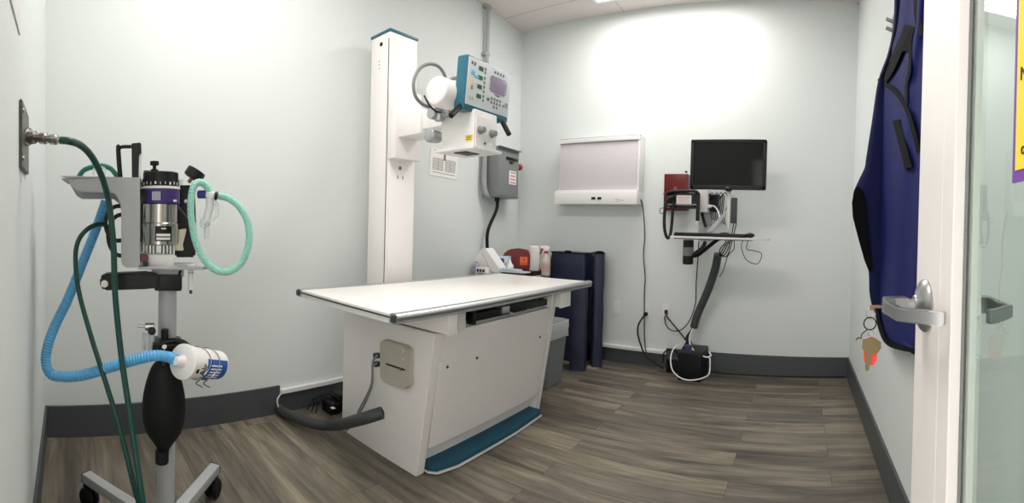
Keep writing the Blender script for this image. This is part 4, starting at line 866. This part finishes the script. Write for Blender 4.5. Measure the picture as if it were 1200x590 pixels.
# side plate (L-shaped sheet) and shelf
def poly(pts, w): return [am(a, b, w) for a, b in pts]
side = [(70, 206), (164, 208.5), (164, 311), (161.5, 313.8), (148, 313.8), (143.5, 311), (142, 306), (142, 250), (141, 240), (138, 232), (134, 227), (129, 225.5), (96, 225.5), (90, 223.5), (84, 219), (79, 211), (77, 209)]
obj('side_plate', prism(B(), poly(side, -.10), NA * .010, .0015), M_greyenamel, t)
bk = [(88, 226), (133, 226), (133, 234), (96, 234), (91, 231)]
obj('side_plate', prism(B(), [am(a, b, .07) for a, b in ((78, 210), (168, 210), (168, 300), (150, 300), (141, 240), (133, 233.5), (96, 233.5), (90, 230))], NA * .008, .0015), M_greyenamel, t)
bm = B(); z1_ = am(110, 209, -.08).z
q1, q2, q3, q4 = am(72, 207, -.10), am(164, 209, -.10), am(168, 212, .08), am(80, 211, .08)
for q_ in (q1, q2, q3, q4): q_.z = z1_
prism(bm, [q1, q2, q3, q4], Z * -.004); obj('top_tray', bm, M_greyenamel, t)
bm = B(); A1 = am(162, 316, -.10); A2 = am(246, 316, -.10); zz_ = am(162, 316, -.10).z
pts = [A1, A2 - RA * .02, A2 + NA * .04, am(243, 306, .06), am(162, 306, .08)]
for q_ in pts: q_.z = zz_
prism(bm, pts, Z * .007, .002); obj('shelf', bm, M_greyenamel, t)
obj('under_bracket', box(B(), P0 + Z * (zz_ - .014), (.10, .10, .026), .004, FA), M_greyenamel, t)
# vaporizer
vc = am(187.5, 290, -.02); zc = lambda py: am(187.5, py, -.02).z
va = obj('vaporizer', lathe(B(), Vector((vc.x, vc.y, 0)), Z, [(zc(287), .050), (zc(286), .056), (zc(262), .057), (zc(261), .0545), (zc(240), .0545), (zc(239), .05)], 40), M_steel, t)
obj('purple_band', lathe(B(), Vector((vc.x, vc.y, 0)), Z, [(zc(239.2), .058), (zc(239), .0605), (zc(223), .0605), (zc(222.8), .058)], 40), M_purple, va)
bm = B()
for k in range(5):
    a_ = -1.95 + .09 * k; dr = RA * math.cos(a_) + NA * math.sin(a_); tn = Z.cross(dr)
    box(bm, Vector((vc.x, vc.y, zc(231))) + dr * .0605, (.0015, .0022, .026), 0, (dr, tn, Z))
obj('band_lettering', bm, M_paper, va); bm = B(); dr = RA * math.cos(-.75) + NA * math.sin(-.75); box(bm, Vector((vc.x, vc.y, zc(236))) + dr * .0605, (.0015, .014, .006), 0, (dr, Z.cross(dr), Z)); obj('band_lettering', bm, M_paper, va)
dr = RA * math.cos(-2.75) + NA * math.sin(-2.75); obj('black_block', box(B(), Vector((vc.x, vc.y, zc(231))) + dr * .052, (.020, .05, zc(222) - zc(239)), .003, (dr, Z.cross(dr), Z)), M_black, va)
obj('white_ring', lathe(B(), Vector((vc.x, vc.y, 0)), Z, [(zc(222.6), .058), (zc(222.3), .061), (zc(219.6), .061), (zc(219.3), .058)], 40), M_whitep, va)
dl = obj('dial', lathe(B(), Vector((vc.x, vc.y, 0)), Z, [(zc(219.3), .057), (zc(218.5), .0585), (zc(208), .055), (zc(203.5), .055), (zc(202.5), .052), (zc(202), .03)], 40), M_black, va)
bm = B()
for k in range(9):
    a_ = -2.6 + .26 * k; dr = RA * math.cos(a_) + NA * math.sin(a_); box(bm, Vector((vc.x, vc.y, zc(216.5 - (k % 2) * .6))) + dr * .0583, (.002, .0018 + .003 * (k in (3, 6)), .008), 0, (dr, Z.cross(dr), Z))
obj('dial_marks', bm, M_whitep, va)
dr = -RA; obj('dial_stop', box(B(), Vector((vc.x, vc.y, zc(204))) + dr * .043, (.02, .02, .02), .003, (dr, Z.cross(dr), Z)), M_black, va)
kc = am(181, 195, -.02); bm = lathe(B(), Vector((kc.x, kc.y, 0)), Z, [(zc(202), .012), (zc(199), .013), (zc(198.5), .006), (zc(194.5), .0055), (zc(193.8), .014), (zc(189.5), .014), (zc(189), .010)], 24); obj('locking_screw', bm, M_black, va)
# data label on vaporizer
bm = B(); lp = []
def arcplate(bm, a0, a1, z0_, z1_, r0, r1, nn=8):
    for k in range(nn):
        b0 = a0 + (a1 - a0) * k / nn; b1 = a0 + (a1 - a0) * (k + 1) / nn; pp = []
        for aa, zz in ((b0, z0_), (b1, z0_), (b1, z1_), (b0, z1_)):
            pp.append(Vector((vc.x, vc.y, zz)) + (RA * math.cos(aa) + NA * math.sin(aa)) * r0)
        d_ = (RA * math.cos((b0 + b1) / 2) + NA * math.sin((b0 + b1) / 2)) * (r1 - r0); prism(bm, pp, d_)
    return bm
dlb = obj('data_label', arcplate(B(), -1.82, -.92, zc(282), zc(265), .0568, .0580), M_black, va)
bm = B(); arcplate(bm, -1.75, -1.0, zc(276.5), zc(273.5), .0580, .0584); arcplate(bm, -1.75, -1.0, zc(280.5), zc(277.8), .0580, .0584); arcplate(bm, -1.5, -1.25, zc(268.5), zc(267), .0580, .0584, 3); obj('label_rows', bm, M_paper, va)
for a_ in (172, 180, 192, 200): c = am(a_, 291, -.03); obj('foot', cyl(B(), c - Z * .02, c + Z * .02, .0085, 16), M_steel, va)
bb = obj('gas_block', box(B(), am(184, 306, -.01) , (.105, .09, .048), .006, FA), M_whitep, t)
bm = B(); c = am(169, 302, -.065); cyl(bm, c, c - NA * .02, .014); obj('red_knob', bm, mat('maroon_knob', (92, 26, 32), .4), bb)
bm = B(); c = am(171, 308.5, -.07); cyl(bm, c, c - NA * .02, .0085); obj('black_port', bm, M_black, bb)
bm = B(); prism(bm, poly([(206, 270), (219, 268), (214, 288), (216, 294), (204, 294), (204, 288)], .0), NA * .03, .003); obj('steel_clamp', bm, M_brass if False else mat('warm_nickel', (176, 170, 152), .35, .8), t)
# black absorber body behind
bm = B(); prism(bm, poly([(209, 217), (228, 217), (230, 260), (229, 302), (205, 302), (205, 260)], .035), NA * .07, .006); ab = obj('absorber_body', bm, M_black, t)
obj('white_port', cyl(B(), am(218, 236, .03), am(218, 236, .02), .006), M_whitep, ab)
bm = B(); tube(bm, poly([(206, 238), (213, 248), (222, 258)], .02), .004); obj('thin_tube', bm, M_dark, ab)
# gauge on top right, seen edge on
g1, g2 = am(221, 214, .0), am(227, 206, .0); bm = B(); cyl(bm, g1, g2, .006); obj('gauge_stem', bm, M_tan, t)
gx = (am(232, 197, .0) - am(224.5, 209, .0)).normalized(); gx = Vector((gx.x, gx.y, gx.z)); gc = am(229, 203, .0)
bm = B(); lathe(bm, gc - gx * .020, gx, [(0, .026), (.003, .031), (.026, .031), (.030, .029)], 32); obj('pressure_gauge', bm, M_black, t)
obj('valve_cap', cyl(B(), am(212, 217, 0), am(212, 210.5, 0), .007), M_clear, t)
# flowmeter block (black) with clear tube, elbow tubes
bm = B(); prism(bm, poly([(154, 168), (165, 167), (165.5, 179), (162.5, 182), (162, 210), (154.5, 210)], -.06), NA * .03, .002); fm = obj('flowmeter', bm, M_black, t)
obj('flow_tube', cyl(B(), am(164, 180, -.05), am(163.5, 213, -.05), .005), M_clear, fm)
bm = B(); tube(bm, [am(154, 172, -.045), am(145, 172, -.045), am(140, 173, -.045)], .0055, 10, False); cyl(bm, am(141, 171, -.045), am(137.5, 174.5, -.045), .009); tube(bm, poly([(138.5, 174), (139.5, 190), (141, 208)], -.045), .0075, 10); obj('elbow_tube', bm, M_black, fm)
bm = B(); 
for a_, b_ in ((167, 258), (171, 252)): box(bm, am(a_, b_, .0), (.012, .03, .14), .003, FA)
obj('back_rail', bm, M_dark, t)
# black coils behind the side plate
for k, (a_, b_) in enumerate(((133, 262), (136, 276))):
    bm = B(); c = am(a_ + 6, b_, .0); tube(bm, [c + RA * math.cos(2 * PI * i / 20) * .042 + Z * math.sin(2 * PI * i / 20) * (.055 + .01 * k) + NA * .004 * i / 20 for i in range(21)], .007, 8, k=3); obj('coiled_tube', bm, M_black, t)
# mounting arm
bm = B(); zb_ = am(160, 330, -.06)
for q_, (pp, w_) in enumerate((([(121, 321), (170, 319.5), (186, 322), (186, 338), (170, 339.5), (122, 341), (117, 337), (116.5, 326)], -.08),)): prism(bm, poly(pp, w_), NA * .05, .006)
box(bm, am(197, 330, -.02), (.085, .085, .05), .008, FA); arm = obj('clamp_arm', bm, M_black, t)
obj('arm_bolt', cyl(B(), am(122.5, 333, -.08), am(122.5, 333, -.087), .012), M_steel, arm)
bm = B(); tube(bm, poly([(208, 331), (210, 322), (212, 317)], -.05), .004); obj('cable_tie', bm, M_black, arm)
bm = B(); cyl(bm, am(223.5, 310, -.06), am(223.5, 316, -.06), .013); cyl(bm, am(223.5, 316, -.06), am(223.5, 340, -.06), .008); tg = obj('sample_port', bm, M_whitep, t); obj('port_tip', cyl(B(), am(223.5, 340, -.06), am(223.5, 344.5, -.06), .005), M_dark, tg); obj('red_mark', cyl(B(), am(223.5, 319, -.06), am(223.5, 320.5, -.06), .0084), M_red, tg)
# scavenging clamp and valve half way down the pole
bm = B(); box(bm, P0 + Z * am(194, 408, -.03).z - NA * .02, (.09, .10, .05), .010, FA); tube(bm, poly([(188, 404), (202, 400), (214, 402), (224, 410)], -.06), .010, 10); cyl(bm, am(193, 386, -.05), am(193, 403, -.05), .012); obj('pole_clamp', bm, M_black, t)
bm = B(); cyl(bm, am(161, 382.5, -.05), am(171, 382.5, -.05), .0045); cyl(bm, am(170, 383, -.05), am(181, 383, -.05), .012); cyl(bm, am(178, 388, -.06), am(178, 388, -.075), .012); vv = obj('needle_valve', bm, M_steel, t); obj('clamp_screw', cyl(B(), am(192.5, 407, -.075), am(192.5, 407, -.085), .008), M_steel, t)
bm = B(); 
for a_ in (168.5, 174, 179): cyl(bm, am(a_, 390, -.05), am(a_, 411, -.05), .0055)
box(bm, am(174, 401, -.045), (.036, .012, .05), .003, FA); obj('clear_flow_tubes', bm, M_clear, vv)
bm = B(); lathe(bm, am(178, 388, -.075), -NA, [(0, .012), (.006, .012), (.007, .008)], 20); obj('valve_knob', bm, M_black, vv)

# rebreathing bag
prof = [(424, 10), (430, 15), (440, 19), (452, 22.5), (465, 25), (480, 26), (495, 24.5), (508, 20), (518, 13), (525, 8), (530, 6.5), (542, 6.3)]
bx = am(192, 480, -.09); k_ = (DA - .09) / F
rg = thing('rebreathing_bag', 'black rubber breathing bag hanging against the pole of the machine', 'breathing bag', Vector((bx.x, bx.y, am(190, 542, -.09).z)))
zz = lambda py: am(192, py, -.09).z
obj('bag', lathe(B(), Vector((bx.x, bx.y, 0)), Z, [(zz(a_), b_ * k_) for a_, b_ in spl] if False else [(zz(p_.x), max(.001, p_.y * k_)) for p_ in spline([Vector((a_, b_, 0)) for a_, b_ in prof], 4)][::-1], 36, fr=(RA, NA * .72, Z)), M_rubber, rg)
obj('tail_cuff', lathe(B(), Vector((am(189.5, 535, -.09).x, am(189.5, 535, -.09).y, 0)), Z, [(zz(543), .0175), (zz(542.5), .0195), (zz(529), .0195), (zz(528), .0175)], 24), M_rubber, rg)
obj('neck_fitting', lathe(B(), Vector((bx.x, bx.y, 0)), Z, [(zz(426), .026), (zz(414), .024), (zz(413), .018)], 24), M_black, rg)

# charcoal canister
c0 = am(213, 424, -.16); c1 = am(258, 438, -.07)
ax = (c1 - c0).normalized(); ax = (ax + NA * .35 * 0).normalized(); ca_ = thing('charcoal_canister', 'white filter canister with blue label clipped low on the machine pole', 'canister', c0 + ax * .06)
axv = (RA * .68 + NA * .68 - Z * .27).normalized(); Lc = .168
fr_ = basis(axv)
obj('canister', lathe(B(), c0, axv, [(0, .02), (.0, .045), (.004, .050), (.012, .050), (.014, .047), (.035, .047), (.037, .0445), (Lc, .0425), (Lc + .004, .038)], 40), M_whitep, ca_)
obj('spout', lathe(B(), c0, -axv, [(0, .020), (.006, .015), (.03, .013), (.031, .010)], 24), M_whitep, ca_)
def cpt(a_, h_, r_):   # angle measured from the side facing the room's doorway, upwards positive
    fdir = (-NA - axv * (-NA).dot(axv)).normalized(); ud = axv.cross(fdir); ud = ud if ud.z > 0 else -ud
    return c0 + axv * h_ + (fdir * math.cos(a_) + ud * math.sin(a_)) * r_
bm = B()
for k in range(14):
    a0_, a1_ = -1.5 + .17 * k, -1.5 + .17 * (k + 1)
    if a1_ > .75: break
    v1, v2, v3, v4 = cpt(a0_, .066, .0448), cpt(a1_, .066, .0448), cpt(a1_, Lc - .006, .0436), cpt(a0_, Lc - .006, .0436); f_ = bm.faces.new([bm.verts.new(v_) for v_ in (v1, v2, v3, v4)])
bmesh.ops.remove_doubles(bm, verts=bm.verts, dist=.0002); bmesh.ops.solidify(bm, geom=bm.faces[:], thickness=-.0006)
obj('blue_label', bm, M_labelblue, ca_)
bm = B(); fd = (cpt(0, 0, 1) - cpt(0, 0, 0)).normalized(); ud = (cpt(PI / 2, 0, 1) - cpt(PI / 2, 0, 0)).normalized()
text(bm, 'Air', cpt(.0, .050, .0467), ud, -axv, .030, .001); obj('lettering', bm, M_inkd, ca_)
bm = B()
for k in range(5): a_ = .3 - .22 * k; text(bm, '-----', cpt(a_, .108, .0448), axv, (ud * math.cos(a_) - fd * math.sin(a_)), .011) if False else box(bm, cpt(a_, .108, .0445), (.05, .004, .0012), 0, (axv, (ud * math.cos(a_) - fd * math.sin(a_)), (fd * math.cos(a_) + ud * math.sin(a_))))
obj('label_print', bm, M_paper, ca_)
obj('dark_mark', box(B(), cpt(-.1, .024, .0470), (.011, .012, .001), 0, (axv, ud, fd)), M_black, ca_)
for h_ in (.068, .110):
    bm = B(); tube(bm, [cpt(2 * PI * i / 24, h_ + .008 * math.sin(4 * PI * i / 24), .0465) for i in range(25)], .0016, 6, k=2); obj('wire_hoop', bm, M_steel, ca_)
bm = B()
for h_ in (.09, .125): tube(bm, [cpt(-1.2, h_, .047), cpt(-1.5, h_ + .006, .062), cpt(-1.2, h_ + .016, .068)], .0018, 6)
obj('wire_foot', bm, M_steel, ca_)
sp0 = c0 - axv * .028

# hoses
def hose(name, pts, r, m, label, cat='hose', rib=0, pitch=.006, n=14):
    bm = B(); tube(bm, pts, r, n, rib=rib, pitch=pitch); o = obj(name, bm, m); return tag(o, label, cat)
bp = [am(124, 236, .04), am(112, 270, .03), am(96, 310, .0), am(80, 350, -.03), am(65, 381, -.06), am(57, 402, -.08), am(53.5, 422, -.09), am(58, 437, -.10), am(70, 441.5, -.11), am(97, 440, -.12), am(140, 427, -.14), am(178, 417.5, -.15), am(198, 419, -.15), sp0 + axv * .004]
hose('blue_hose', bp, .0145, M_bluerib, 'blue corrugated hose from the machine down to the white canister', rib=.0022, pitch=.0085, n=18)
# outlet plate on the entry wall
gp = thing('gas_outlet', 'dark grey gas outlet plate on the near left wall with steel fittings', 'gas outlet', (-1.13, YF, 1.19))
zt1, zt2 = 1.372, 1.19
obj('plate', prism(B(), [(-1.055, YF, zt2 + .012), (-1.055, YF, zt1 - .014), (-1.235, YF, zt1 - .014), (-1.235, YF, zt2 + .012)], (0, .008, 0), .003), mat('dark_zinc', (98, 96, 92), .45, .4), gp)
ga = Vector((-1.13, YF + .008, 1.285)); gd_end = am(76, 165, -.42)
dirg = (gd_end - ga).normalized()
bm = B(); L_g = (gd_end - ga).length
prfg = [(0, .022), (.012, .022), (.014, .016), (.030, .016), (.032, .010), (.045, .010), (.047, .014), (.062, .014), (.064, .010), (.074, .010), (.076, .0125), (.092, .0125), (.094, .009), (.115, .009), (.12, .0085), (L_g, .0085)]
prfg = [p_ for p_ in prfg if p_[0] <= L_g]
lathe(bm, ga, dirg, prfg, 8); obj('quick_connector', bm, M_steel, gp, 25)
obj('screw', lathe(B(), (-1.075, YF + .008, 1.335), (0, 1, 0), [(0, .006), (.003, .005)], 12), M_steel, gp); obj('screw', lathe(B(), (-1.075, YF + .008, 1.225), (0, 1, 0), [(0, .006), (.003, .005)], 12), M_steel, gp)
hose('green_hose', [gd_end - dirg * .01, gd_end + dirg * .012, am(93, 169.5, -.38), am(104, 179, -.33), am(113, 193, -.28), am(121, 212, -.24), am(128, 240, -.20), am(133, 287, -.19), am(135, 345, -.18), am(142, 416, -.18), am(152.5, 488, -.2), am(160, 540, -.22), am(168, 592, -.24), am(176, 640, -.22), am(190, 690, -.10)], .0088, M_green, 'dark green gas hose from the wall outlet passing in front of the machine')
hose('green_hose', [am(122, 263, .0), am(112, 264, -.04), am(101, 270, -.06), am(92, 282, -.08), am(88.5, 302, -.08), am(92, 340, -.09), am(106, 392, -.12), am(123, 446, -.15), am(140, 501, -.18), am(152, 548, -.2), am(163, 592, -.2), am(172, 630, -.18), am(185, 680, -.06)], .0075, M_green, 'thinner dark green hose leaving the left side of the machine')
bm = B(); tube(bm, poly([(92, 208), (98, 200), (108, 196), (119, 194.5), (130, 198), (138, 208)], -.03), .008, 10); gh = obj('coiled_green_hose', bm, mat('teal_green_rubber', (24, 110, 92), .4)); tag(gh, 'short teal green hose coil resting on top of the grey side tray', 'hose')
bm = B(); tube(bm, poly([(110, 206), (110, 199), (117, 196), (123, 199), (122, 206)], -.06), .004, 8); tag(obj('clear_clip', bm, M_clear), 'clear plastic clip holding the green hose above the grey tray', 'clip')
# breathing circuit
lp_ = [(246, 226), (243, 220), (238, 215), (232, 214), (227.5, 218), (224.5, 228), (223.5, 245), (225, 262), (229, 282), (236, 299), (246, 312), (258, 318.5), (270, 318), (281, 310), (288.5, 297), (292, 280), (290.5, 262), (285, 249), (277, 239), (266, 232), (256, 230)]
hose('breathing_circuit', [am(a_, b_, -.06 - .03 * math.sin(i / 20 * PI)) for i, (a_, b_) in enumerate(lp_)], .0098, M_tealrib, 'mint green corrugated breathing hose coiled in a large loop', rib=.0018, pitch=.006, n=16)
yc_ = thing('breathing_connector', 'white translucent connector with blue end joining the mint hose', 'connector', am(246, 280, -.07))
obj('blue_collar', cyl(B(), am(232, 228, -.05), am(242, 228, -.06), .0125), mat('deep_blue_plastic', (48, 52, 120), .4), yc_)
bm = B(); cyl(bm, am(242, 228.5, -.06), am(252, 229.5, -.07), .0125); tube(bm, poly([(246, 230), (246, 242), (243, 254), (242.5, 262)], -.065), lambda s: .013 - .002 * s, 14); cyl(bm, am(242.5, 262, -.065), am(242, 280, -.065), .0085)
obj('wye_body', bm, mat('frosted_plastic', (228, 234, 234), .3, alpha=.75), yc_)
bm = B(); bmesh.ops.create_uvsphere(bm, u_segments=18, v_segments=12, radius=.016); bmesh.ops.translate(bm, vec=am(240, 262, -.065), verts=bm.verts); obj('bulb', bm, M_clear, yc_)
bm = B(); tube(bm, poly([(248, 234), (254, 240), (254, 252), (247, 259)], -.065), .006, 10); obj('side_tube', bm, M_clear, yc_)
obj('black_seal', cyl(B(), am(252, 229.5, -.07), am(255, 230, -.07), .0135), M_black, yc_)

# bright fixtures high on the near left wall: a bracket holding paper
sg = thing('wall_sign_holder', 'white holder high on the near left wall', 'sign holder', (-.95, YF, 1.62))
obj('back_plate', box2(B(), (-1.06, YF, 1.50), (-.86, YF + .004, 1.9), .002), M_whitep, sg)
bm = B(); prism(bm, [(-.90, YF + .004, 1.88), (-.98, YF + .004, 1.62), (-.98, YF + .03, 1.62), (-.90, YF + .02, 1.88)], (-.03, 0, 0), .002); obj('clip', bm, M_whitep, sg)
